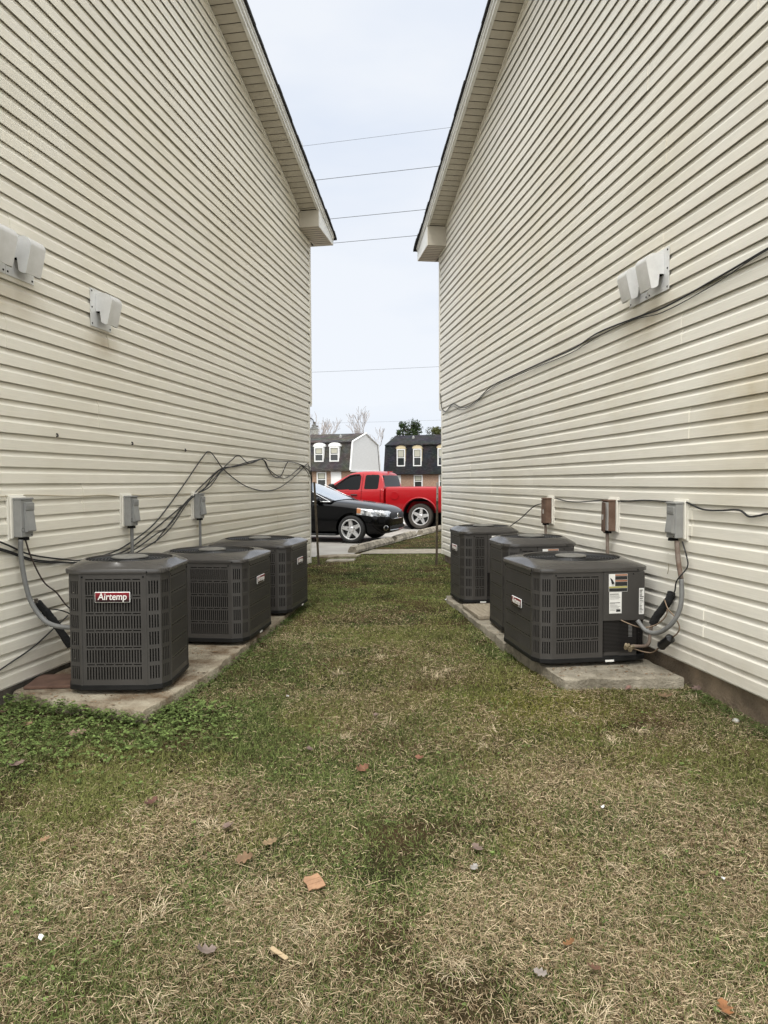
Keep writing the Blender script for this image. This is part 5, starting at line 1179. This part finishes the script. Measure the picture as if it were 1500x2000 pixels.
# utility pole and overhead wires
def pole(x, y, h, label):
    r = root('utility_pole', (x, y, 0), rad(-14), label, 'utility pole', 'poles carrying the overhead wires')
    b = MB(); b.lathe([(0.16, -0.5), (0.11, h)], n=12, cap1=True); part('pole', b, M_POLE, r)
    b = MB(); b.box(-0.06, 0.06, -1.1, 1.1, h - 0.6, h - 0.46); part('crossarm', b, M_POLE, r)
    b = MB()
    for yy in (-1, -0.4, 0.4, 1): b.lathe([(0.05, h - 0.46), (0.03, h - 0.36)], (0, yy, 0), n=8, cap1=True)
    part('insulator', b, M_DISC, r)
pole(-8.75, 91, 9.2, 'distant wooden utility pole in front of the bare tree behind the far house')
WD = Vector((0.970, -0.242, 0))
def wire_between(y0, z0, sag, rr_, label):
    c = Vector((0, y0, z0)); pts = []
    for i in range(41):
        t = -1 + i / 20; p = c + WD * (46 * t); p.z = z0 + sag * (t * t) ; pts.append(p)
    b = MB(); b.tube(pts, rr_, 5); solo('power_line', b, M_WIRE, label, 'power line', 'overhead wires crossing the gap of sky')
wire_between(25.0, 13.40, 0.7, 0.0055, 'highest and faintest overhead wire crossing the sky')
wire_between(25.5, 12.38, 0.7, 0.010, 'second overhead wire from the top of the sky')
wire_between(25.3, 10.88, 0.7, 0.010, 'third overhead wire from the top, ending at the eave tip')
wire_between(25.8, 10.19, 0.7, 0.010, 'fourth overhead wire, just under the boxed eaves')
wire_between(60.0, 10.93, 0.8, 0.012, 'low faint overhead wire above the lantern')
wire_between(88.0, 8.9, 0.8, 0.010, 'lowest faint overhead wire just over the bare tree tops')

# ------------------------------------------------------------------ lawn
def inside(poly, x, y):
    c = np.zeros(len(x), bool); n = len(poly)
    for i in range(n):
        x1, y1 = poly[i]; x2, y2 = poly[(i + 1) % n]
        k = ((y1 > y) != (y2 > y)) & (x < (x2 - x1) * (y - y1) / (y2 - y1 + 1e-12) + x1); c ^= k
    return c
EXCL = [padL, padR1, padR2, lot_pts, [(-0.5, 14.03), (0.5, 14.05), (9, 14.2), (9, 15.15), (0.6, 14.98), (-0.24, 14.93)], [(-1.06, 12.72), (-0.56, 12.80), (-0.52, 13.12), (-1.02, 13.08)], [(-1.25, 13.33), (-0.52, 13.52), (-0.45, 13.80), (-0.74, 13.84), (-1.3, 13.58)]]
def keep(x, y):
    ul = (x - LP.x) * LN.x + (y - LP.y) * LN.y; ur_ = (x - RP.x) * RN.x + (y - RP.y) * RN.y
    uL = (x - LP.x) * LDv.x + (y - LP.y) * LDv.y; uR = (x - RP.x) * RDv.x + (y - RP.y) * RDv.y
    k = ((ul > 0.02) | (uL > 7.6)) & ((ur_ > 0.0) | (uR > 8.85)) & (np.abs(x) < 0.60 * y + 0.25)
    for p in EXCL: k &= ~inside(p, x, y)
    return k
def gauss(x, y, cx, cy, sx, sy): return np.exp(-((x - cx) / sx) ** 2 - ((y - cy) / sy) ** 2)
def dryness(x, y):
    """0 green .. 1 straw: patchy winter lawn"""
    n = fbm(x * 1.1 + 5, y * 0.9, 21, 4); n2 = fbm(x * 3.1, y * 2.4, 33, 3)
    d = 0.40 + 1.35 * (n - 0.5) + 1.1 * (n2 - 0.5)
    d += 0.10 * (1 - sstep(2.6, 3.4, y))
    d += 0.30 * gauss(x, y, 0.75, 3.9, 0.6, 0.7) + 0.25 * gauss(x, y, -0.2, 6.6, 0.7, 0.9) + 0.30 * gauss(x, y, -0.75, 3.2, 0.6, 0.35) + 0.25 * gauss(x, y, 0.5, 2.2, 1.2, 0.35)
    d -= 0.55 * gauss(x, y, -1.7, 3.95, 1.0, 0.38) + 0.12 * gauss(x, y, 0.10, 2.72, 0.14, 0.14) + 0.35 * gauss(x, y, 0.95, 6.5, 0.35, 1.2) + 0.35 * gauss(x, y, 0.9, 4.75, 0.5, 0.35)
    d -= 0.42 * sstep(6.8, 9.0, y) + 0.25 * gauss(x, y, -0.45, 3.55, 0.3, 0.3) + 0.2 * gauss(x, y, -0.9, 5.6, 0.25, 1.5) + 0.25 * gauss(x, y, 1.0, 2.1, 0.2, 0.12)
    return np.clip(d, 0.03, 0.97)
def bare(x, y):
    n = fbm(x * 2.2 + 3, y * 2.0, 57, 4); return np.clip((n - 0.60) * 5 + 0.9 * gauss(x, y, 1.55, 4.35, 0.35, 0.2) + 0.5 * gauss(x, y, 0.45, 2.0, 0.5, 0.2) + 0.5 * gauss(x, y, 1.35, 2.75, 0.35, 0.2), 0, 1)

def blades():
    VV, F4, F3, CC = [], [], [], []; base = 0
    zones = [(1.75, 2.6, 165000), (2.6, 3.6, 185000), (3.6, 5.0, 190000), (5.0, 7.2, 150000), (7.2, 10.0, 105000), (10.0, 14.2, 95000), (14.8, 22.5, 50000)]
    for ya, yb, n in zones:
        y = np.sqrt(RNG.uniform(ya * ya, yb * yb, n * 2)); x = RNG.uniform(-1, 1, n * 2) * (0.60 * y + 0.2)
        k = keep(x, y); x, y = x[k][:n], y[k][:n]
        br = bare(x, y); k = RNG.uniform(size=len(x)) > br * 0.72; x, y = x[k], y[k]; m = len(x)
        dr = dryness(x, y); isdry = RNG.uniform(size=m) < (0.07 + 0.68 * dr)
        flat = isdry & (RNG.uniform(size=m) < 0.62)
        sc = np.clip(0.55 + 0.16 * y, 0.9, 2.6)                 # wider blades far away stand for tufts
        Ln = np.where(flat, RNG.gamma(2.6, 0.0088, m), np.where(isdry, RNG.gamma(5, 0.0050, m), RNG.gamma(6, 0.0041, m))) * np.where(y > 9, 0.9, 1.0)
        Ln = np.clip(Ln, 0.008, 0.10)
        wd = np.where(isdry, RNG.uniform(0.0008, 0.0021, m), RNG.uniform(0.0011, 0.0027, m)) * sc
        a = RNG.uniform(0, 2 * np.pi, m); tilt = np.where(flat, RNG.uniform(0.02, 0.28, m), RNG.uniform(0.35, 1.25, m))   # elevation of the first half
        tilt2 = tilt - np.where(flat, RNG.uniform(0.0, 0.45, m), RNG.uniform(0.2, 1.1, m)); a2 = a + RNG.normal(0, 0.45, m)
        z = gz(x, y) - 0.003 + np.where(flat, RNG.uniform(0.0, 0.026, m), 0)
        p0 = np.stack([x, y, z], 1)
        d1 = np.stack([np.cos(a) * np.cos(tilt), np.sin(a) * np.cos(tilt), np.sin(tilt)], 1); d2 = np.stack([np.cos(a2) * np.cos(tilt2), np.sin(a2) * np.cos(tilt2), np.sin(tilt2)], 1)
        p1 = p0 + d1 * (Ln * 0.55)[:, None]; p2 = p1 + d2 * (Ln * 0.5)[:, None]
        fl = flat & (p2[:, 2] < z); p2[fl, 2] = z[fl] + 0.002
        rx = RNG.uniform(-0.6, 0.6, m); sd_ = np.stack([-np.sin(a) * np.cos(rx), np.cos(a) * np.cos(rx), np.sin(rx)], 1) * (wd / 2)[:, None]
        V = np.stack([p0 - sd_, p0 + sd_, p1 + sd_ * 0.9, p1 - sd_ * 0.9, p2], 1)
        idx = base + np.arange(m)[:, None] * 5
        F4.append(idx + np.array([[0, 1, 2, 3]])); F3.append(idx + np.array([[3, 2, 4]])); base += m * 5
        t = RNG.uniform(size=(m, 1)); hue = fbm(x * 0.9 + 40, y * 0.9, 71, 3)[:, None]
        g = (1 - t) * np.array([[0.032, 0.046, 0.014]]) + t * np.array([[0.150, 0.180, 0.058]]); g = g * (1 - 0.5 * (hue > 0.55)) + (0.5 * (hue > 0.55)) * np.array([[0.150, 0.145, 0.048]])
        moss = gauss(x, y, 1.1, 4.6, 0.7, 0.6)[:, None]; g = g * (1 - 0.6 * moss) + 0.6 * moss * np.array([[0.135, 0.115, 0.022]])
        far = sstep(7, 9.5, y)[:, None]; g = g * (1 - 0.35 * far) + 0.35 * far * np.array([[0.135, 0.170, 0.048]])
        q = RNG.uniform(size=(m, 1)) ** 1.9; s = (1 - q) * np.array([[0.130, 0.088, 0.048]]) + q * np.array([[0.54, 0.435, 0.285]])
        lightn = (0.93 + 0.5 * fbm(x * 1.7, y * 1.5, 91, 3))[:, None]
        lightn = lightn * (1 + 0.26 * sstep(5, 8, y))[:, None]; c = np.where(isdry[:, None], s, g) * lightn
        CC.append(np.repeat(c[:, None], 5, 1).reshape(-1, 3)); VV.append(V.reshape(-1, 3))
    # bursts of long bleached straw
    n = 420; ty = np.sqrt(RNG.uniform(1.8 ** 2, 6.5 ** 2, n)); tx = RNG.uniform(-1, 1, n) * (0.58 * ty + 0.1); k = keep(tx, ty) & (RNG.uniform(size=n) < (dryness(tx, ty) - 0.25) * 1.1); tx, ty = tx[k], ty[k]
    for x0, y0 in zip(tx, ty):
        m = int(RNG.integers(10, 34)); main = RNG.uniform(0, 6.28); sp = RNG.uniform(0.4, 1.6)
        x = x0 + RNG.normal(0, 0.018, m); y = y0 + RNG.normal(0, 0.018, m); a = main + RNG.normal(0, sp, m); tilt = RNG.uniform(0.1, 0.9, m); Ln = RNG.uniform(0.035, 0.105, m); wd = RNG.uniform(0.0014, 0.0034, m) * np.clip(0.6 + 0.13 * y0, 0.9, 2)
        z = gz(x, y); p0 = np.stack([x, y, z], 1); t2 = tilt - RNG.uniform(0.3, 1.0, m); a2 = a + RNG.normal(0, 0.4, m)
        d1 = np.stack([np.cos(a) * np.cos(tilt), np.sin(a) * np.cos(tilt), np.sin(tilt)], 1); d2 = np.stack([np.cos(a2) * np.cos(t2), np.sin(a2) * np.cos(t2), np.sin(t2)], 1)
        p1 = p0 + d1 * (Ln * 0.5)[:, None]; p2 = p1 + d2 * (Ln * 0.55)[:, None]; p2[:, 2] = np.maximum(p2[:, 2], z + 0.004)
        sd_ = np.stack([-np.sin(a), np.cos(a), np.zeros(m)], 1) * (wd / 2)[:, None]
        V = np.stack([p0 - sd_, p0 + sd_, p1 + sd_ * 0.9, p1 - sd_ * 0.9, p2], 1); idx = base + np.arange(m)[:, None] * 5
        F4.append(idx + np.array([[0, 1, 2, 3]])); F3.append(idx + np.array([[3, 2, 4]])); base += m * 5
        q = RNG.uniform(0.4, 1, size=(m, 1)); c = (1 - q) * np.array([[0.30, 0.23, 0.14]]) + q * np.array([[0.60, 0.50, 0.35]])
        CC.append(np.repeat(c[:, None], 5, 1).reshape(-1, 3)); VV.append(V.reshape(-1, 3))
    me = tint_mesh('grass', np.concatenate(VV), [np.concatenate(F4), np.concatenate(F3)], np.concatenate(CC), M_GRASS)
    o = bpy.data.objects.new('grass', me); COL.objects.link(o); tag(o, 'patchy winter lawn of straw and green blades between the houses', 'grass', kind='stuff')
blades()

def clover():
    VV, CC = [], []; 
    def leaves(x, y, h, s, tone):
        m = len(x); a0 = RNG.uniform(0, 6.28, m); z = gz(x, y) + h
        for j in range(3):
            a = a0 + j * 2.094 + RNG.normal(0, 0.15, m); ca, sa = np.cos(a), np.sin(a); tl = RNG.normal(0.05, 0.25, m); rl = RNG.normal(0, 0.25, m)
            def pt(l, w): return np.stack([x + ca * l * s - sa * w * s, y + sa * l * s + ca * w * s, z + np.sin(tl) * l * s + np.sin(rl) * w * s], 1)
            V = np.stack([pt(0.05, 0), pt(0.45, -0.42), pt(0.88, -0.40), pt(1.0, 0.0), pt(0.88, 0.40), pt(0.45, 0.42)], 1); VV.append(V.reshape(-1, 3))
            c = np.array([[0.100, 0.138, 0.045]]) * tone[:, None] * RNG.uniform(0.8, 1.2, (m, 1)) * np.array([[1.0, 1, 0.95]]); CC.append(np.repeat(c[:, None], 6, 1).reshape(-1, 3))
    # thick bed before the stained pad
    n = 9000; x = RNG.uniform(-2.7, -0.85, n); y = RNG.uniform(3.45, 5.0, n); d = gauss(x, y, -1.95, 4.18, 0.80, 0.40) * 0.40 + 0.55 * gauss(x, y, -1.28, 4.45, 0.22, 0.30) + 0.4 * gauss(x, y, -2.4, 4.5, 0.2, 0.3) + 0.3 * (fbm(x * 4, y * 4, 5, 3) - 0.5)
    k = keep(x, y) & (RNG.uniform(size=n) < d); x, y = x[k], y[k]; leaves(x, y, RNG.uniform(0.012, 0.055, len(x)), RNG.uniform(0.010, 0.021, len(x)), RNG.uniform(0.45, 1.5, len(x)))
    n = 480; t = RNG.uniform(0, 1, n); x = -2.5 + 1.0 * t; y = 4.66 - 0.30 * t - np.abs(RNG.normal(0, 0.045, n)) - 0.01; k = keep(x, y); x, y = x[k], y[k]; leaves(x, y, RNG.uniform(0.04, 0.115, len(x)) * (0.4 + 0.9 * fbm(x * 6, y * 6, 2, 2)), RNG.uniform(0.010, 0.02, len(x)), RNG.uniform(0.5, 1.4, len(x)))
    # patches elsewhere
    n = 42000; y = np.sqrt(RNG.uniform(1.8 ** 2, 8 ** 2, n)); x = RNG.uniform(-1, 1, n) * (0.58 * y + 0.2); nn = fbm(x * 2.6 + 11, y * 2.6, 45, 3); d = np.clip((nn - 0.56) * 5, 0, 0.75) * (1 - 0.5 * dryness(x, y)) + 0.8 * gauss(x, y, 0.02, 2.50, 0.10, 0.07) + 0.7 * gauss(x, y, -0.16, 2.75, 0.10, 0.09) + 0.7 * gauss(x, y, 0.92, 2.12, 0.13, 0.07) + 0.6 * gauss(x, y, -0.95, 2.05, 0.10, 0.10) + 0.75 * gauss(x, y, -0.30, 2.78, 0.10, 0.06)
    k = keep(x, y) & (RNG.uniform(size=n) < d * 0.5); x, y = x[k], y[k]; leaves(x, y, RNG.uniform(0.006, 0.034, len(x)), RNG.uniform(0.005, 0.0105, len(x)) * (1 + 0.05 * y), RNG.uniform(0.6, 1.4, len(x)))
    # along walls and slab edges
    n = 5200; t = RNG.uniform(-0.2, 0.66, n); off = np.abs(RNG.normal(0, 0.07, n)) + 0.02; P_ = np.array([tuple(WP('R', float(q), float(w), 0))[:2] for q, w in zip(t, off)]); x, y = P_[:, 0], P_[:, 1]
    k = keep(x, y) & (RNG.uniform(size=n) < 0.22); x, y = x[k], y[k]; leaves(x, y, RNG.uniform(0.005, 0.04, len(x)), RNG.uniform(0.004, 0.009, len(x)), RNG.uniform(0.35, 0.9, len(x)))
    n = 5000; t = RNG.uniform(0, 1, n); x = -1.47 + (-0.95 + 1.47) * t + np.abs(RNG.normal(0, 0.05, n)); y = 4.36 + 4.1 * t; k = keep(x, y) & (RNG.uniform(size=n) < 0.5); x, y = x[k], y[k]
    leaves(x, y, RNG.uniform(0.01, 0.05, len(x)), RNG.uniform(0.007, 0.013, len(x)), RNG.uniform(0.6, 1.2, len(x)))
    V = np.concatenate(VV); C_ = np.concatenate(CC); F = np.arange(len(V)).reshape(-1, 6)
    o = bpy.data.objects.new('clover', tint_mesh('clover', V, [F], C_, M_LEAF)); COL.objects.link(o); tag(o, 'green clover and chickweed growing in patches through the lawn', 'clover', kind='stuff')
clover()

# litter on the pads
def litter():
    VV, CC = [], []
    for poly, n, z in ((padL, 2600, PADZ), (padR1, 700, PADZ + 0.005), (padR2, 900, PADZ)):
        q = np.array(poly); x = RNG.uniform(q[:, 0].min(), q[:, 0].max(), n * 2); y = RNG.uniform(q[:, 1].min(), q[:, 1].max(), n * 2); k = inside(poly, x, y) & (fbm(x * 5, y * 5, 8, 3) > 0.47); x, y = x[k], y[k]; m = len(x)
        a = RNG.uniform(0, 6.28, m); l = RNG.gamma(2, 0.0026, m) + 0.002; w = l * RNG.uniform(0.2, 0.7, m); ca, sa = np.cos(a), np.sin(a)
        def pt(u, v, h): return np.stack([x + ca * u - sa * v, y + sa * u + ca * v, np.full(m, z) + h], 1)
        h = RNG.uniform(0.002, 0.007, m); VV.append(np.stack([pt(-l, 0 * l, h), pt(0 * l, -w, h * 1.4), pt(l, 0 * l, h), pt(0 * l, w, h)], 1).reshape(-1, 3))
        c = np.array([[0.15, 0.095, 0.055]]) * RNG.uniform(0.4, 2.2, (m, 1)); CC.append(np.repeat(c[:, None], 4, 1).reshape(-1, 3))
    V = np.concatenate(VV); F = np.arange(len(V)).reshape(-1, 4)
    o = bpy.data.objects.new('debris', tint_mesh('debris', V, [F], np.concatenate(CC), M_LEAF)); COL.objects.link(o); tag(o, 'brown crumbs of leaf litter scattered on the concrete pads', 'debris', kind='stuff')
litter()

# ------------------------------------------------------------------ fallen leaves and scraps
def on_ground(px, py):
    dx = F_ + R_ * ((px - 750) / FPX) + U_ * ((1000 - py) / FPX); t = (0.012 - CAM_H) / dx.z
    return dx.x * t, dx.y * t
def oak_leaf(px, py, s, a, col, label, curl=0.5, lobes=3, m=None):
    x, y = on_ground(px, py); r_ = random.Random(int(px * 7 + py)); out_ = []
    n = 9 * lobes
    for k in range(n + 1):
        t = k / n; w = 0.40 * max(0.0, math.sin(math.pi * t ** 0.85)) ** 0.6 * (0.74 + 0.26 * math.cos(2 * math.pi * lobes * t + math.pi)) + 0.012; out_.append((t - 0.5, w * r_.uniform(0.88, 1.1)))
    b = MB(); top, mid, bot = [], [], []
    for u, w in out_:
        bend = curl * (u * u) * 0.8; f = lambda v: bend + curl * v * v * 0.9
        top.append((u, w, f(w))); mid.append((u, 0, f(0) - 0.02)); bot.append((u, -w, f(w)))
    b.loft([top, mid, bot], closed=False)
    b.tube([(-0.5, 0, curl * 0.22), (-0.66, 0.02, curl * 0.3)], 0.012, 4)
    M = Matrix.Translation((x, y, float(gz(x, y)) + 0.028)) @ Matrix.Rotation(a, 4, 'Z') @ Matrix.Rotation(r_.uniform(-0.4, 0.4), 4, 'X') @ Matrix.Rotation(r_.uniform(-0.3, 0.3), 4, 'Y') @ Matrix.Scale(s * 0.84, 4)
    mb = MB(); mb.add([M @ Vector(p) for p in b.v], b.f)
    col = tuple(c_ * k_ for c_, k_ in zip(col, (0.55, 0.58, 0.56) if max(col) - min(col) > 0.07 else (0.58, 0.54, 0.49)))
    mm = mat('dry_leaf_%d' % (int(px)), col, 0.75, var=0.3, vscale=40)
    return solo('fallen_leaf', mb, mm, label, 'leaf', 'dry leaves scattered on the lawn', smooth=180)
BR, TN, GY, OR, PK = (0.20, 0.09, 0.05), (0.34, 0.22, 0.12), (0.30, 0.26, 0.24), (0.34, 0.15, 0.055), (0.26, 0.17, 0.14)
for L_ in [(708, 1508, 0.085, 0.6, (0.24, 0.10, 0.05), 'rust brown oak leaf standing up in the green grass', 1.2), (296, 1573, 0.08, 0.9, (0.15, 0.06, 0.04), 'dark red brown curled leaf below the first tall unit', 1.0),
           (446, 1622, 0.085, 2.2, PK, 'pinkish grey lobed leaf left of the lawn centre', 0.8), (528, 1650, 0.075, 0.3, TN, 'tan pointed leaf beside the pinkish grey leaf', 0.5), (478, 1678, 0.085, 0.15, (0.27, 0.15, 0.08), 'flat orange brown lobed leaf under the tan pointed leaf', 0.3),
           (402, 1870, 0.075, 0.4, (0.27, 0.22, 0.20), 'grey brown folded leaf in the straw beside the pale wood chip', 1.1), (152, 1437, 0.12, 0.2, (0.36, 0.24, 0.17), 'large pale lobed oak leaf lying on the clover', 0.4), (52, 1420, 0.09, 1.0, TN, 'tan oak leaf in the clover near the siding', 0.5),
           (10, 1395, 0.11, 0.3, (0.20, 0.10, 0.07), 'reddish oak leaf under the lowest siding board beside the clover', 0.4), (34, 1500, 0.09, 0.5, PK, 'dull pinkish leaf below the clover bed', 0.6), (605, 1470, 0.075, 1.9, (0.22, 0.14, 0.12), 'small purple brown oak leaf in straw grass', 0.8),
           (820, 1488, 0.07, 2.2, (0.30, 0.12, 0.07), 'small reddish leaf beside the straw patch', 0.9), (735, 1403, 0.06, 2.0, PK, 'tiny grey pink leaf above the small reddish leaf', 0.9), (1112, 1853, 0.05, 0.3, OR, 'bright orange curled leaf in thick straw', 0.9),
           (1415, 1982, 0.065, 1.5, (0.33, 0.13, 0.045), 'orange pointed leaf with a stalk, alone in short grass', 0.6), (932, 1662, 0.075, 1.9, PK, 'faded pink leaf beside the little weed', 0.7), (926, 1700, 0.05, 1.0, (0.42, 0.42, 0.42), 'silvery grey leaf below the little weed', 0.5),
           (1055, 1915, 0.05, 2.6, (0.34, 0.31, 0.30), 'pale grey leaf in the brown grass below the orange curled leaf', 0.5), (1160, 1905, 0.05, 0.1, BR, 'dark brown twisted leaf between the bright orange curled and orange pointed leaves', 1.0), (1228, 1352, 0.09, 1.2, (0.30, 0.16, 0.13), 'pink brown leaf against the front of the speckled pad', 0.7),
           (1300, 1368, 0.12, -0.3, (0.22, 0.13, 0.07), 'brown curled leaf below the speckled pad', 0.9), (1362, 1352, 0.10, 0.4, (0.24, 0.15, 0.13), 'purple brown lobed leaf at the pad corner by the foundation', 0.5), (514, 1265, 0.10, 1.0, (0.30, 0.17, 0.10), 'brown oak leaf beside the pad below the middle wide unit', 0.6),
           (1373, 1711, 0.06, 1.0, TN, 'small tan leaf near the white scrap', 0.6), (88, 1648, 0.05, 0.4, (0.42, 0.24, 0.13), 'small orange tan leaf toward the siding side of the lawn', 0.6), (305, 1400, 0.08, 2.5, (0.10, 0.05, 0.035), 'dark leaf on the grass by the chipped pad corner', 0.8)]:
    oak_leaf(*L_[:6], curl=L_[6])
# torn cardboard, wood chip, white scraps, pebble, little weed
x, y = on_ground(613, 1726); b = MB(); M = Matrix.Translation((x, y, float(gz(x, y)) + 0.03)) @ Matrix.Rotation(0.55, 4, 'Z') @ Matrix.Rotation(0.28, 4, 'X')
ol = [(-0.035, -0.032), (-0.018, -0.027), (0.0, -0.034), (0.034, -0.030), (0.036, 0.0), (0.031, 0.034), (0.0, 0.030), (-0.022, 0.036), (-0.034, 0.02), (-0.029, 0.0)]
b.loft([[M @ Vector((u, v, 0)) for u, v in ol], [M @ Vector((u, v, 0.004)) for u, v in ol]], True, True); b.box(-0.03, 0.03, -0.006, -0.0045, 0.0042, 0.005, M); b.box(-0.028, 0.03, 0.012, 0.0132, 0.0042, 0.005, M)
solo('cardboard_scrap', b, mat('cardboard', (0.30, 0.17, 0.095), 0.8, var=0.15, vscale=30), 'torn tan cardboard scrap lying on the lawn', 'cardboard')
x, y = on_ground(545, 1868); b = MB(); M = Matrix.Translation((x, y, float(gz(x, y)) + 0.02)) @ Matrix.Rotation(-0.75, 4, 'Z'); b.bbox(-0.04, 0.04, -0.008, 0.008, 0, 0.008, 0.003, M)
solo('wood_chip', b, mat('pale_wood', (0.40, 0.30, 0.18), 0.8, var=0.2, vscale=30, stretch=(4, 30, 4)), 'pale wood chip lying in the straw below the cardboard scrap', 'wood chip')
for (px, py, s, lb) in ((1177, 1581, 0.011, 'white paper scrap in the middle of the straw grass'), (1412, 1720, 0.009, 'narrow white scrap near the small tan leaf'), (80, 1846, 0.011, 'white scrap left of the pale wood chip and folded leaf'), (562, 1367, 0.010, 'white speck of paper beside the stained pad'), (872, 1180, 0.022, 'white scrap beside the tip of the narrow pad')):
    x, y = on_ground(px, py); rg = random.Random(px); b = MB(); ring = [Vector((x + s * rg.uniform(0.5, 1.1) * math.cos(k), y + s * rg.uniform(0.5, 1.1) * math.sin(k), float(gz(x, y)) + 0.03 + rg.uniform(-0.004, 0.008))) for k in np.linspace(0, 5.6, 8)]
    b.loft([ring, [p + Vector((0, 0, 0.003)) for p in ring]], True, True); solo('paper_scrap', b, M_WHITE, lb, 'scrap', 'white scraps in the lawn')
x, y = on_ground(1437, 1411); b = MB(); b.lathe([(0.010, 0.0), (0.019, 0.006), (0.021, 0.014), (0.014, 0.024), (0.005, 0.027)], (x, y, float(gz(x, y)) + 0.004), n=12, cap0=True, cap1=True)
solo('pebble', b, mat('pebble_stone', (0.42, 0.42, 0.38), 0.7, var=0.2, vscale=50), 'pale rounded pebble near the brown foundation', 'pebble', smooth=60)
x, y = on_ground(962, 1672); r = root('weed', (x, y, float(gz(x, y))), 0, 'little broad leaved weed beside the faded pink leaf', 'weed')
b = MB()
for k in range(8):
    a = k * 0.82; M = Matrix.Rotation(a, 4, 'Z') @ Matrix.Rotation(-0.5, 4, 'Y'); l = random.uniform(0.02, 0.032)
    b.add([M @ Vector(p) for p in ((0.003, 0, 0.02), (l * 0.5, -0.007, 0.024), (l, 0, 0.02), (l * 0.5, 0.007, 0.024))], [(0, 1, 2, 3)])
b.tube([(0, 0, 0), (0, 0, 0.022)], 0.002, 5); part('leaf_rosette', b, mat('weed_green', (0.13, 0.19, 0.035), 0.55), r)
